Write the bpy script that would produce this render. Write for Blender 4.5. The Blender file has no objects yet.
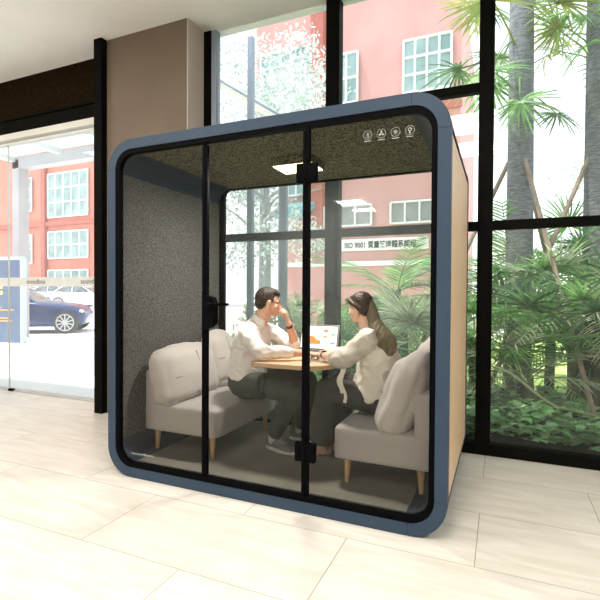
import bpy, bmesh, math, random
from mathutils import Vector, Matrix, noise, Euler
PI = math.pi
R = math.radians
S = bpy.context.scene
COL = S.collection
random.seed(7)

# ------------------------------------------------------------------ materials
def new_mat(name):
    m = bpy.data.materials.new(name); m.use_nodes = True
    nt = m.node_tree; nt.nodes.clear()
    return m, nt, nt.nodes.new('ShaderNodeOutputMaterial')

def mat(name, c, rough=0.6, metal=0.0, c2=None, scale=20, detail=4, bump=0.0, bscale=None, coords='Object', stretch=(1, 1, 1),
        lo=0.35, hi=0.65, emit=0.0, sheen=0.0, island=0.0, spec=0.3, trans=0.0):
    m, nt, out = new_mat(name)
    N, L = nt.nodes, nt.links
    p = N.new('ShaderNodeBsdfPrincipled'); L.new(p.outputs[0], out.inputs[0])
    p.inputs['Roughness'].default_value = rough; p.inputs['Metallic'].default_value = metal
    p.inputs['Specular IOR Level'].default_value = spec
    if sheen: p.inputs['Sheen Weight'].default_value = sheen
    tc = N.new('ShaderNodeTexCoord'); mp = N.new('ShaderNodeMapping')
    mp.inputs['Scale'].default_value = stretch
    L.new(tc.outputs[coords], mp.inputs[0])
    col = None
    base = N.new('ShaderNodeRGB'); base.outputs[0].default_value = (*c, 1); col = base.outputs[0]
    if c2 is not None:
        n = N.new('ShaderNodeTexNoise'); n.inputs['Scale'].default_value = scale; n.inputs['Detail'].default_value = detail
        L.new(mp.outputs[0], n.inputs['Vector'])
        r = N.new('ShaderNodeMapRange'); r.inputs[1].default_value = lo; r.inputs[2].default_value = hi
        L.new(n.outputs[0], r.inputs[0])
        x = N.new('ShaderNodeMix'); x.data_type = 'RGBA'
        L.new(r.outputs[0], x.inputs[0]); L.new(col, x.inputs[6]); x.inputs[7].default_value = (*c2, 1); col = x.outputs[2]
    if island:
        g = N.new('ShaderNodeNewGeometry'); h = N.new('ShaderNodeHueSaturation')
        r = N.new('ShaderNodeMapRange'); r.inputs[3].default_value = 1 - island; r.inputs[4].default_value = 1 + island
        L.new(g.outputs['Random Per Island'], r.inputs[0]); L.new(r.outputs[0], h.inputs['Value']); L.new(col, h.inputs['Color']); col = h.outputs[0]
    L.new(col, p.inputs['Base Color'])
    if emit:
        L.new(col, p.inputs['Emission Color']); p.inputs['Emission Strength'].default_value = emit
    if bump:
        n = N.new('ShaderNodeTexNoise'); n.inputs['Scale'].default_value = bscale or scale; n.inputs['Detail'].default_value = 3
        L.new(mp.outputs[0], n.inputs['Vector'])
        b = N.new('ShaderNodeBump'); b.inputs['Strength'].default_value = bump; b.inputs['Distance'].default_value = 0.01
        L.new(n.outputs[0], b.inputs['Height']); L.new(b.outputs[0], p.inputs['Normal'])
    if trans:
        t = N.new('ShaderNodeBsdfTranslucent'); L.new(col, t.inputs[0])
        a = N.new('ShaderNodeMixShader'); a.inputs[0].default_value = trans
        L.new(p.outputs[0], a.inputs[1]); L.new(t.outputs[0], a.inputs[2]); L.new(a.outputs[0], out.inputs[0])
    return m

def glass_mat(name, tint=(0.95, 0.97, 0.96), ior=1.45, haze=0.0, hazec=(0.9, 0.9, 0.9)):
    m, nt, out = new_mat(name); N, L = nt.nodes, nt.links
    t = N.new('ShaderNodeBsdfTransparent'); t.inputs[0].default_value = (*tint, 1)
    g = N.new('ShaderNodeBsdfGlossy'); g.inputs['Roughness'].default_value = 0.0
    f = N.new('ShaderNodeFresnel'); f.inputs[0].default_value = ior
    x = N.new('ShaderNodeMixShader'); L.new(f.outputs[0], x.inputs[0]); L.new(t.outputs[0], x.inputs[1]); L.new(g.outputs[0], x.inputs[2])
    last = x.outputs[0]
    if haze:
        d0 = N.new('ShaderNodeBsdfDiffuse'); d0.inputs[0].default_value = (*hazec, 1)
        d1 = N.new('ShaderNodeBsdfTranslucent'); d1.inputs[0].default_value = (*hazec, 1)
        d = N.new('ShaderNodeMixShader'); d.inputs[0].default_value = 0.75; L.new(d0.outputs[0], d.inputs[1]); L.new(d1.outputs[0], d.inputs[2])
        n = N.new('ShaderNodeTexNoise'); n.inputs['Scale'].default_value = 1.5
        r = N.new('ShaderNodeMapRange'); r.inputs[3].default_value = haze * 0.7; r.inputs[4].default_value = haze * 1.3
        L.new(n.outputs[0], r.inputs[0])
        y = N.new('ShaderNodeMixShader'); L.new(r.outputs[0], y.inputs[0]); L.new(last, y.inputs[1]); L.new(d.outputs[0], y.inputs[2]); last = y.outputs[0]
    L.new(last, out.inputs[0])
    return m

def floor_mat():
    m, nt, out = new_mat('cream_marble_tile'); N, L = nt.nodes, nt.links
    p = N.new('ShaderNodeBsdfPrincipled'); L.new(p.outputs[0], out.inputs[0])
    p.inputs['Roughness'].default_value = 0.32; p.inputs['Specular IOR Level'].default_value = 0.4
    tc = N.new('ShaderNodeTexCoord'); sp = N.new('ShaderNodeSeparateXYZ'); L.new(tc.outputs['Object'], sp.inputs[0])
    def M(op, a, b=None):
        n = N.new('ShaderNodeMath'); n.operation = op
        for i, v in enumerate((a, b)):
            if v is None: continue
            if hasattr(v, 'links'): L.new(v, n.inputs[i])
            else: n.inputs[i].default_value = v
        return n.outputs[0]
    v = M('DIVIDE', M('ADD', sp.outputs[1], 0.15), 0.57)
    row = M('FLOOR', v); fv = M('SUBTRACT', v, row)
    u = M('DIVIDE', M('SUBTRACT', M('SUBTRACT', sp.outputs[0], 0.56), M('MULTIPLY', M('ADD', row, 1.0), 0.6175)), 1.235)
    cell = M('FLOOR', u); fu = M('SUBTRACT', u, cell)
    ev = M('MULTIPLY', M('MINIMUM', fv, M('SUBTRACT', 1.0, fv)), 0.57)
    eu = M('MULTIPLY', M('MINIMUM', fu, M('SUBTRACT', 1.0, fu)), 1.235)
    line = M('LESS_THAN', M('MINIMUM', eu, ev), 0.0026)
    cb = N.new('ShaderNodeCombineXYZ'); L.new(cell, cb.inputs[0]); L.new(row, cb.inputs[1])
    wn = N.new('ShaderNodeTexWhiteNoise'); L.new(cb.outputs[0], wn.inputs['Vector'])
    mp = N.new('ShaderNodeMapping'); mp.inputs['Scale'].default_value = (0.9, 4.5, 1); L.new(tc.outputs['Object'], mp.inputs[0])
    ad = N.new('ShaderNodeVectorMath'); L.new(mp.outputs[0], ad.inputs[0]); L.new(wn.outputs['Color'], ad.inputs[1])
    n = N.new('ShaderNodeTexNoise'); n.inputs['Scale'].default_value = 2.6; n.inputs['Detail'].default_value = 7; n.inputs['Distortion'].default_value = 0.7
    L.new(ad.outputs[0], n.inputs['Vector'])
    rp = N.new('ShaderNodeValToRGB')
    rp.color_ramp.elements[0].position = 0.3; rp.color_ramp.elements[0].color = (0.51, 0.475, 0.42, 1)
    rp.color_ramp.elements[1].position = 0.66; rp.color_ramp.elements[1].color = (0.62, 0.595, 0.545, 1)
    L.new(n.outputs[0], rp.inputs[0])
    hs = N.new('ShaderNodeHueSaturation'); L.new(rp.outputs[0], hs.inputs['Color'])
    L.new(M('ADD', 0.95, M('MULTIPLY', wn.outputs['Value'], 0.08)), hs.inputs['Value'])
    x = N.new('ShaderNodeMix'); x.data_type = 'RGBA'; L.new(line, x.inputs[0]); L.new(hs.outputs[0], x.inputs[6]); x.inputs[7].default_value = (0.30, 0.27, 0.22, 1)
    L.new(x.outputs[2], p.inputs['Base Color'])
    return m

def wood_mat(name, a, b, stretch=(8, 8, 0.6), rough=0.45):
    return mat(name, a, rough, c2=b, scale=4, detail=6, stretch=stretch, lo=0.3, hi=0.7, bump=0.05)

def emis(name, c, s):
    m, nt, out = new_mat(name); e = nt.nodes.new('ShaderNodeEmission'); e.inputs[0].default_value = (*c, 1); e.inputs[1].default_value = s
    nt.links.new(e.outputs[0], out.inputs[0]); return m

M = {
 'floor': floor_mat(),
 'blue': mat('blue_painted_metal', (0.030, 0.050, 0.080), 0.5, c2=(0.033, 0.054, 0.086), scale=3, spec=0.15),
 'black': mat('black_metal', (0.002, 0.002, 0.0025), 0.5, c2=(0.003, 0.003, 0.0035), scale=30, spec=0.02),
 'frameblk': mat('dark_window_metal', (0.0035, 0.004, 0.0035), 0.5, c2=(0.006, 0.0055, 0.0045), scale=8, spec=0.02),
 'felt': mat('grey_acoustic_felt', (0.18, 0.178, 0.165), 0.95, c2=(0.060, 0.060, 0.055), scale=110, detail=2, bump=0.5, bscale=110, lo=0.40, hi=0.62),
 'feltc': mat('speckled_ceiling_felt', (0.27, 0.265, 0.165), 0.95, c2=(0.050, 0.052, 0.030), scale=80, detail=2, bump=0.5, bscale=80, lo=0.40, hi=0.60),
 'carpet': mat('grey_brown_carpet', (0.22, 0.208, 0.170), 0.98, c2=(0.30, 0.285, 0.24), scale=3, detail=6, bump=0.4, bscale=250),
 'wood': wood_mat('pale_birch_panel', (0.55, 0.385, 0.24), (0.62, 0.45, 0.30)),
 'tablewood': wood_mat('light_oak_top', (0.62, 0.40, 0.23), (0.74, 0.52, 0.33), (1, 9, 4)),
 'legwood': wood_mat('beech_leg', (0.60, 0.33, 0.15), (0.72, 0.45, 0.24)),
 'sofa': mat('warm_grey_upholstery', (0.43, 0.395, 0.38), 0.92, c2=(0.50, 0.465, 0.45), scale=220, detail=2, bump=0.35, bscale=300, sheen=0.3),
 'seam': mat('grey_seam_thread', (0.20, 0.18, 0.17), 0.95, c2=(0.24, 0.22, 0.20), scale=90),
 'cush': mat('pale_grey_cushion_cloth', (0.54, 0.49, 0.46), 0.92, c2=(0.62, 0.57, 0.54), scale=200, detail=2, bump=0.3, bscale=260, sheen=0.3),
 'beige': mat('taupe_wall_paint', (0.19, 0.148, 0.112), 0.75, c2=(0.165, 0.128, 0.096), scale=1.2),
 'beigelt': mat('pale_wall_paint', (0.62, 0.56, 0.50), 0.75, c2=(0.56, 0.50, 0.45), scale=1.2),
 'wall': mat('cream_room_paint', (0.66, 0.62, 0.56), 0.85, c2=(0.62, 0.58, 0.52), scale=1),
 'ceil': mat('white_ceiling_paint', (0.9, 0.9, 0.89), 0.9, c2=(0.86, 0.86, 0.85), scale=2),
 'brown': mat('dark_brown_board', (0.007, 0.004, 0.002), 0.9, c2=(0.024, 0.015, 0.007), scale=60, detail=3, spec=0.02),
 'glass': glass_mat('window_glass', (0.95, 0.97, 0.965), haze=0.028, hazec=(0.8, 0.9, 0.92)),
 'glassl': glass_mat('door_glass', (0.97, 0.98, 0.98), haze=0.09),
 'podglass': glass_mat('booth_front_glass', (0.90, 0.91, 0.89), ior=1.35),
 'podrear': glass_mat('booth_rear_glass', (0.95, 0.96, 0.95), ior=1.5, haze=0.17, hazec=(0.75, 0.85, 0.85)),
 'frost': mat('frosted_film', (0.60, 0.62, 0.60), 0.8, c2=(0.56, 0.58, 0.57), scale=5),
 'stalk': mat('dull_plant_stalk', (0.10, 0.11, 0.06), 0.8, c2=(0.16, 0.17, 0.10), scale=16),
 'iconwhite': mat('grey_white_print', (0.40, 0.40, 0.38), 0.6, c2=(0.36, 0.36, 0.34), scale=40),
 'paletrunk': mat('hazy_bark', (0.34, 0.36, 0.37), 0.95, c2=(0.42, 0.44, 0.45), scale=14),  # bark lightened, haze put into its colour
 'white': mat('white_print', (0.86, 0.86, 0.84), 0.6, c2=(0.82, 0.82, 0.80), scale=40),
 'lamp': emis('warm_led_diffuser', (1.0, 0.80, 0.50), 5.0),
 'clamp': emis('office_led_diffuser', (1.0, 0.96, 0.9), 3.0),
 'skin': mat('light_skin', (0.68, 0.385, 0.265), 0.5, c2=(0.74, 0.44, 0.32), scale=14),
 'skinw': mat('fair_skin', (0.74, 0.47, 0.35), 0.5, c2=(0.80, 0.53, 0.41), scale=14),
 'hair': mat('black_hair', (0.018, 0.013, 0.010), 0.5, c2=(0.045, 0.032, 0.022), scale=40, stretch=(1, 1, .2), bump=0.5, bscale=90),
 'hairw': mat('dark_brown_hair', (0.030, 0.016, 0.010), 0.42, c2=(0.060, 0.034, 0.020), scale=40, stretch=(1, 1, .2), bump=0.5, bscale=90),
 'hairo': mat('reflection_tinted_hair', (0.17, 0.135, 0.075), 0.5, c2=(0.115, 0.090, 0.050), scale=50, stretch=(1, 1, .15), bump=0.5, bscale=90),  # olive tone paints in the glass reflection lying over the ponytail
 'shirt': mat('white_cotton', (0.80, 0.75, 0.73), 0.85, c2=(0.86, 0.81, 0.79), scale=6, bump=0.15, bscale=60),
 'blouse': mat('ivory_chiffon', (0.74, 0.68, 0.60), 0.8, c2=(0.80, 0.75, 0.68), scale=6, bump=0.15, bscale=60),
 'trouser': mat('dark_green_twill', (0.040, 0.047, 0.038), 0.9, c2=(0.055, 0.062, 0.050), scale=9, bump=0.2, bscale=60),
 'culotte': mat('charcoal_crepe', (0.035, 0.036, 0.033), 0.9, c2=(0.048, 0.049, 0.045), scale=9, bump=0.2, bscale=60),
 'sneaker': mat('grey_knit_shoe', (0.12, 0.12, 0.12), 0.85, c2=(0.18, 0.18, 0.175), scale=120),
 'sole': mat('white_rubber', (0.62, 0.60, 0.57), 0.7, c2=(0.56, 0.54, 0.52), scale=30),
 'sock': mat('pale_sock', (0.50, 0.46, 0.42), 0.9, c2=(0.46, 0.42, 0.39), scale=90),
 'leather': mat('brown_leather', (0.13, 0.045, 0.025), 0.45, c2=(0.10, 0.035, 0.02), scale=50),
 'beigeshoe': mat('beige_leather', (0.52, 0.36, 0.26), 0.5, c2=(0.48, 0.33, 0.24), scale=50),
 'silver': mat('brushed_aluminium', (0.62, 0.60, 0.58), 0.35, metal=0.8, c2=(0.58, 0.56, 0.55), scale=60),
 'keys': mat('grey_key_plastic', (0.10, 0.10, 0.10), 0.6, c2=(0.12, 0.12, 0.12), scale=60),
 'screen': mat('lit_screen', (0.90, 0.92, 0.93), 0.3, c2=(0.86, 0.89, 0.91), scale=3, emit=0.55),
 'orange': mat('orange_screen_print', (0.80, 0.26, 0.06), 0.4, c2=(0.70, 0.20, 0.05), scale=30, emit=0.4),
 'scgreen': mat('green_screen_print', (0.20, 0.60, 0.30), 0.4, c2=(0.18, 0.5, 0.3), scale=30, emit=0.4),
 'scblue': mat('blue_screen_print', (0.15, 0.35, 0.70), 0.4, c2=(0.15, 0.3, 0.6), scale=30, emit=0.4),
 'brick': mat('coral_facade', (0.54, 0.21, 0.155), 0.85, c2=(0.59, 0.25, 0.19), scale=1.2, detail=5),
 'brickd': mat('brick_red_facade', (0.40, 0.13, 0.10), 0.85, c2=(0.45, 0.16, 0.125), scale=1.2, detail=5),
 'pink': mat('pink_facade', (0.57, 0.30, 0.275), 0.85, c2=(0.62, 0.345, 0.32), scale=0.8, detail=5),
 'winglass': mat('pale_green_panes', (0.38, 0.50, 0.49), 0.15, c2=(0.22, 0.32, 0.31), scale=0.9, detail=3),
 'windark': mat('grey_panes', (0.24, 0.24, 0.25), 0.15, c2=(0.36, 0.36, 0.36), scale=0.9, detail=3),
 'winbar': mat('white_window_bar', (0.78, 0.82, 0.80), 0.5, c2=(0.74, 0.78, 0.76), scale=3),
 'teal': mat('teal_awning_glass', (0.16, 0.38, 0.42), 0.3, c2=(0.20, 0.42, 0.46), scale=2),
 'canopy': mat('pale_grey_steel', (0.46, 0.43, 0.45), 0.5, c2=(0.52, 0.49, 0.51), scale=2),
 'canopyw': mat('white_steel_beam', (0.80, 0.79, 0.76), 0.5, c2=(0.75, 0.74, 0.71), scale=2),
 'skyglass': glass_mat('pale_cyan_roof_glass', (0.86, 0.95, 0.96), haze=0.35, hazec=(0.75, 0.9, 0.9)),
 'pave': mat('sunlit_paving', (0.88, 0.87, 0.84), 0.9, c2=(0.84, 0.83, 0.80), scale=0.8),
 'lawn': mat('bright_lawn', (0.36, 0.52, 0.12), 0.95, c2=(0.48, 0.60, 0.20), scale=4, bump=0.3),
 'soil': mat('dark_soil', (0.05, 0.055, 0.04), 0.95, c2=(0.09, 0.09, 0.065), scale=9, bump=0.4),
 'sign': mat('blue_sign_board', (0.10, 0.14, 0.27), 0.5, c2=(0.14, 0.20, 0.29), scale=0.9),
 'signor': mat('orange_sign_print', (0.85, 0.42, 0.13), 0.6, c2=(0.85, 0.46, 0.18), scale=5),
 'signyl': mat('yellow_sign_print', (0.85, 0.65, 0.25), 0.6, c2=(0.85, 0.62, 0.22), scale=5),
 'signfr': mat('pale_sign_frame', (0.62, 0.72, 0.74), 0.5, c2=(0.58, 0.68, 0.70), scale=5),
 'carblue': mat('dark_blue_car_paint', (0.030, 0.055, 0.15), 0.2, metal=0.2, c2=(0.034, 0.062, 0.165), scale=2),
 'carwhite': mat('white_car_paint', (0.66, 0.66, 0.66), 0.25, c2=(0.62, 0.62, 0.63), scale=2),
 'carglass': mat('dark_car_glass', (0.10, 0.12, 0.13), 0.1, c2=(0.20, 0.24, 0.24), scale=3),
 'tyre': mat('black_tyre', (0.05, 0.05, 0.05), 0.8, c2=(0.07, 0.07, 0.07), scale=30),
 'rim': mat('silver_rim', (0.70, 0.70, 0.70), 0.3, metal=0.3, c2=(0.65, 0.65, 0.65), scale=30),
 'trunk': mat('grey_palm_bark', (0.17, 0.18, 0.20), 0.95, c2=(0.32, 0.33, 0.35), scale=14, detail=6, stretch=(1, 1, 5), bump=1.0),
 'stake': mat('timber_pole', (0.30, 0.235, 0.185), 0.9, c2=(0.42, 0.35, 0.29), scale=14, stretch=(1, 1, .3)),
 'palmd': mat('deep_green_palm_leaf', (0.075, 0.18, 0.09), 0.45, c2=(0.17, 0.31, 0.15), scale=5, island=0.5, trans=0.3),
 'palmm': mat('green_palm_leaf', (0.16, 0.38, 0.11), 0.45, c2=(0.32, 0.55, 0.20), scale=5, island=0.45, trans=0.35),
 'palml': mat('grey_green_palm_leaf', (0.32, 0.44, 0.27), 0.5, c2=(0.60, 0.64, 0.46), scale=5, island=0.45, trans=0.35),
 'palmy': mat('yellowing_palm_leaf', (0.50, 0.50, 0.16), 0.5, c2=(0.36, 0.46, 0.14), scale=5, island=0.35, trans=0.35),
 'palmp': mat('straw_pale_palm_leaf', (0.60, 0.58, 0.44), 0.6, c2=(0.72, 0.72, 0.60), scale=5, island=0.3, trans=0.35),
 'cover': mat('ground_cover_leaf', (0.34, 0.62, 0.30), 0.4, c2=(0.56, 0.80, 0.48), scale=7, island=0.5, trans=0.25),
 'treeleaf': mat('hazy_tree_leaf', (0.58, 0.66, 0.62), 0.6, c2=(0.74, 0.80, 0.78), scale=2, island=0.4, trans=0.35),  # washed-out leaf tone, haze mixed into the colour itself
 'stem': mat('pale_green_stem', (0.42, 0.50, 0.30), 0.6, c2=(0.35, 0.44, 0.24), scale=6),
 'post': mat('slate_blue_post', (0.27, 0.32, 0.40), 0.5, c2=(0.31, 0.36, 0.44), scale=5),
 'red': mat('red_petal', (0.60, 0.05, 0.06), 0.6, c2=(0.75, 0.12, 0.14), scale=30),
 'bannertext': mat('grey_banner_print', (0.01, 0.01, 0.012), 0.9, c2=(0.012, 0.012, 0.014), scale=5),
}

# ------------------------------------------------------------------ helpers
def tag(o, label=None, cat=None, group=None, kind=None):
    if label: o['label'] = label
    if cat: o['category'] = cat
    if group: o['group'] = group
    if kind: o['kind'] = kind
    return o

def empty(name, loc=(0, 0, 0), rz=0, label=None, cat=None, group=None, kind=None):
    o = bpy.data.objects.new(name, None); COL.objects.link(o); o.location = loc; o.rotation_euler = (0, 0, rz)
    o.empty_display_size = 0.1
    return tag(o, label, cat, group, kind)

def link_mesh(name, me, m, parent=None):
    o = bpy.data.objects.new(name, me); COL.objects.link(o)
    if m is not None and not me.materials: me.materials.append(m)
    if parent is not None: o.parent = parent
    return o

def catmull(P, n):
    out = []
    L = len(P)
    for i in range(L - 1):
        p0, p1, p2, p3 = P[max(i-1, 0)], P[i], P[i+1], P[min(i+2, L-1)]
        for k in range(n):
            t = k / n
            out.append([0.5*((2*b) + (c-a)*t + (2*a-5*b+4*c-d)*t*t + (-a+3*b-3*c+d)*t**3) for a, b, c, d in zip(p0, p1, p2, p3)])
    out.append(list(P[-1])); return out

class MB:
    def __init__(s, mtx=None): s.bm = bmesh.new(); s.m = mtx or Matrix()
    def _t(s, vs, mtx=None):
        T = s.m @ mtx if mtx is not None else s.m
        for v in vs: v.co = T @ v.co
    def box(s, x0, x1, y0, y1, z0, z1, bev=0.0, mtx=None, seg=2):
        r = bmesh.ops.create_cube(s.bm, size=1)
        vs = r['verts']
        for v in vs: v.co = Vector(((x0+x1)/2 + v.co.x*(x1-x0), (y0+y1)/2 + v.co.y*(y1-y0), (z0+z1)/2 + v.co.z*(z1-z0)))
        if bev:
            es = list({e for v in vs for e in v.link_edges})
            rr = bmesh.ops.bevel(s.bm, geom=es, offset=bev, segments=seg, affect='EDGES', profile=0.5)
            vs = list({v for f in rr['faces'] for v in f.verts} | {v for v in vs if v.is_valid})
        s._t(vs, mtx); return s
    def rings(s, rings, closed=True, cap=True, loop=False, mtx=None):
        R_ = [[s.bm.verts.new(p) for p in r] for r in rings]
        n = len(R_[0]); k = len(R_)
        for i in range(k if loop else k-1):
            a, b = R_[i], R_[(i+1) % k]
            for j in range(n if closed else n-1):
                s.bm.faces.new((a[j], a[(j+1) % n], b[(j+1) % n], b[j]))
        if cap and closed and not loop:
            s.bm.faces.new(R_[0][::-1]); s.bm.faces.new(R_[-1])
        s._t([v for r in R_ for v in r], mtx); return s
    def loft(s, st, ref=(1, 0, 0), seg=16, sub=5, mtx=None, ends=True, ek=0.9):
        """st: (x,y,z,ra,rb): ra across (dir x ref), rb along ref"""
        st = [tuple(p) if len(p) == 5 else (*p, p[3]) for p in st]
        P = catmull(st, sub) if sub > 1 else [list(p) for p in st]
        ref = Vector(ref); rg = []
        for i, p in enumerate(P):
            a = Vector(P[max(i-1, 0)][:3]); b = Vector(P[min(i+1, len(P)-1)][:3]); d = (b-a).normalized()
            side = d.cross(ref)
            if side.length < 0.05: side = d.cross(Vector((0, 0.3, 1)))
            side.normalize(); up = side.cross(d).normalized()
            c = Vector(p[:3])
            def ring(c, f): return [c + side*(p[3]*f*math.cos(2*PI*k/seg)) + up*(p[4]*f*math.sin(2*PI*k/seg)) for k in range(seg)]
            r = min(p[3], p[4])
            if ends and i == 0:
                for q in (0.15, 0.5, 0.8): rg.append(ring(c - d*r*math.sqrt(1-q*q)*ek, q))
            rg.append(ring(c, 1))
            if ends and i == len(P)-1:
                for q in (0.8, 0.5, 0.15): rg.append(ring(c + d*r*math.sqrt(1-q*q)*ek, q))
        return s.rings(rg, mtx=mtx)
    def tube(s, pts, r, seg=8, sub=1, mtx=None, ref=(0.1, 0.2, 1)):
        rr = r if isinstance(r, (list, tuple)) else [r]*len(pts)
        return s.loft([(*p, q, q) for p, q in zip(pts, rr)], ref=ref, seg=seg, sub=sub, mtx=mtx, ends=False)
    def ell(s, c, r, rot=(0, 0, 0), mtx=None, u=20, v=14):
        q = bmesh.ops.create_uvsphere(s.bm, u_segments=u, v_segments=v, radius=1)
        T = Matrix.Translation(c) @ Euler(rot).to_matrix().to_4x4() @ Matrix.Diagonal((*r, 1))
        s._t(q['verts'], (mtx @ T) if mtx is not None else T); return s
    def cyl(s, c, r, d, axis='Z', seg=24, r2=None, mtx=None):
        q = bmesh.ops.create_cone(s.bm, cap_ends=True, segments=seg, radius1=r, radius2=r if r2 is None else r2, depth=d)
        rot = {'Z': Matrix(), 'X': Matrix.Rotation(PI/2, 4, 'Y'), 'Y': Matrix.Rotation(PI/2, 4, 'X')}[axis]
        T = Matrix.Translation(c) @ rot
        s._t(q['verts'], (mtx @ T) if mtx is not None else T); return s
    def face(s, pts):
        vs = [s.bm.verts.new(s.m @ Vector(p)) for p in pts]; s.bm.faces.new(vs); return s
    def prism(s, poly, y0, y1, axis='Y', mtx=None):
        """poly of (a,b) extruded; axis Y: (x,z) ; Z: (x,y) ; X: (y,z)"""
        f = {'Y': lambda a, b, t: (a, t, b), 'Z': lambda a, b, t: (a, b, t), 'X': lambda a, b, t: (t, a, b)}[axis]
        return s.rings([[Vector(f(a, b, y0)) for a, b in poly], [Vector(f(a, b, y1)) for a, b in poly]], mtx=mtx)
    def ring_prism(s, outer, inner, y0, y1, closed=True):
        """strip between two outlines of same count in xz, extruded along y"""
        n = len(outer)
        sec = [[Vector((o[0], y0, o[1])), Vector((o[0], y1, o[1])), Vector((i[0], y1, i[1])), Vector((i[0], y0, i[1]))] for o, i in zip(outer, inner)]
        return s.rings(sec, closed=True, cap=not closed, loop=closed)
    def rbox(s, c, size, r, puff=0.0, n=10, mtx=None, wob=0.0, seed=0):
        for v in s.bm.verts: v.tag = True
        q = bmesh.ops.create_cube(s.bm, size=2)
        for v in q['verts']: v.tag = False
        es = list({e for v in q['verts'] for e in v.link_edges})
        bmesh.ops.subdivide_edges(s.bm, edges=es, cuts=n, use_grid_fill=True)
        vs = [v for v in s.bm.verts if not v.tag]
        h = [x/2 for x in size]
        for v in vs:
            u = v.co.copy()
            u = Vector([math.sin(a*PI/2)*0.35 + a*0.65 for a in u])
            p = Vector([u[i]*h[i] for i in range(3)])
            inn = Vector([max(-(h[i]-r), min(h[i]-r, p[i])) for i in range(3)])
            d = p - inn
            if d.length > 1e-6: p = inn + d.normalized()*r
            if puff:
                k = (1-u.x**2)*(1-u.y**2) if abs(abs(v.co.z)-1) < 1e-4 else 0
                if abs(abs(v.co.x)-1) < 1e-4: k = (1-u.z**2)*(1-u.y**2); p.x += math.copysign(puff*k, p.x)
                elif abs(abs(v.co.z)-1) < 1e-4: p.z += math.copysign(puff*k, p.z)
                else:
                    k = (1-u.z**2)*(1-u.x**2); p.y += math.copysign(puff*k*0.5, p.y)
            if wob: p += Vector(noise.noise_vector((p + Vector((seed, seed*2.1, 0)))*9))*wob
            v.co = p + Vector(c)
        s._t(vs, mtx); return s
    def mesh(s, name, smooth=True, angle=40):
        bmesh.ops.recalc_face_normals(s.bm, faces=s.bm.faces)
        me = bpy.data.meshes.new(name); s.bm.to_mesh(me); s.bm.free()
        if smooth:
            me.polygons.foreach_set('use_smooth', [True]*len(me.polygons))
            try: me.set_sharp_from_angle(angle=R(angle))
            except Exception: pass
        return me
    def build(s, name, m, parent=None, smooth=True, angle=40):
        return link_mesh(name, s.mesh(name, smooth, angle), m, parent)

def remesh_build(mb, name, m, parent, voxel=0.005, smooth=3, wr=0.0, wscale=12, seed=0, wstretch=(1, 1, 1)):
    """fuse everything in mb into one continuous skin"""
    o = link_mesh(name, mb.mesh(name), m, None)
    r = o.modifiers.new('r', 'REMESH'); r.mode = 'VOXEL'; r.voxel_size = voxel
    k = o.modifiers.new('s', 'SMOOTH'); k.iterations = smooth; k.factor = 0.5
    bpy.context.view_layer.update()
    dg = bpy.context.evaluated_depsgraph_get()
    me = bpy.data.meshes.new_from_object(o.evaluated_get(dg))
    o.modifiers.clear(); o.data = me; me.name = name
    if wr:
        me.update()
        no = [v.normal.copy() for v in me.vertices]
        for v, q in zip(me.vertices, no):
            p = Vector((v.co.x*wstretch[0], v.co.y*wstretch[1], v.co.z*wstretch[2]))*wscale + Vector((seed, 0, seed))
            f = 1 - abs(noise.noise(p))*2.2
            v.co += q*(f*wr)
    me.polygons.foreach_set('use_smooth', [True]*len(me.polygons))
    if not me.materials: me.materials.append(m)
    o.parent = parent
    return o

def rrect(x0, z0, x1, z1, r, seg=10):
    pts = []
    for cx, cz, a0 in ((x1-r, z0+r, -90), (x1-r, z1-r, 0), (x0+r, z1-r, 90), (x0+r, z0+r, 180)):
        for k in range(seg+1):
            a = R(a0 + 90*k/seg); pts.append((cx+r*math.cos(a), cz+r*math.sin(a)))
    return pts

def text_obj(name, body, size, loc, rot, m, parent=None, ext=0.001, align='CENTER', sx=1.0, off=0.0):
    c = bpy.data.curves.new(name, 'FONT'); c.body = body; c.size = size; c.extrude = ext; c.align_x = align; c.align_y = 'CENTER'; c.resolution_u = 3; c.offset = off
    t = bpy.data.objects.new(name + '_tmp', c); COL.objects.link(t)
    bpy.context.view_layer.update()
    dg = bpy.context.evaluated_depsgraph_get()
    me = bpy.data.meshes.new_from_object(t.evaluated_get(dg)); bpy.data.objects.remove(t)
    for v in me.vertices: v.co.x *= sx
    me.materials.clear()
    o = link_mesh(name, me, m, parent); o.location = loc; o.rotation_euler = rot
    return o

def copy_tree(o, parent=None):
    c = o.copy(); COL.objects.link(c)
    if parent is not None: c.parent = parent
    for ch in list(o.children): copy_tree(ch, c)
    return c

def struct(o): o['kind'] = 'structure'; return o

# ------------------------------------------------------------------ room shell
WY = 1.49         # window wall plane
CZ = 3.86         # ceiling height
XL, XR, YB = -6.0, 6.5, -7.0
struct(MB().box(XL, XR, YB, WY+0.12, -0.06, 0.0).build('floor', M['floor'], smooth=False))
struct(MB().box(XL, XR, YB, WY+0.12, CZ, CZ+0.1).build('ceiling', M['ceil'], smooth=False))
struct(MB().box(XL-0.1, XL, YB, WY+0.12, 0, CZ).build('wall_left', M['wall'], smooth=False))
struct(MB().box(XR, XR+0.1, YB, WY+0.12, 0, CZ).build('wall_right', M['wall'], smooth=False))
struct(MB().box(XL, XR, YB-0.1, YB, 0, CZ).build('wall_front', M['wall'], smooth=False))
# taupe pier between entrance and windows
w = MB()
w.box(-1.255, -0.25, 1.20, WY+0.10, 0, CZ)
struct(w.build('wall_back', M['beige'], smooth=False))
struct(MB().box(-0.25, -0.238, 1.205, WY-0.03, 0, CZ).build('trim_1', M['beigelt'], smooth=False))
struct(MB().box(-1.365, -1.257, 1.13, WY+0.08, 0, CZ, 0.004).build('trim_2', M['frameblk'], smooth=False))
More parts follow.
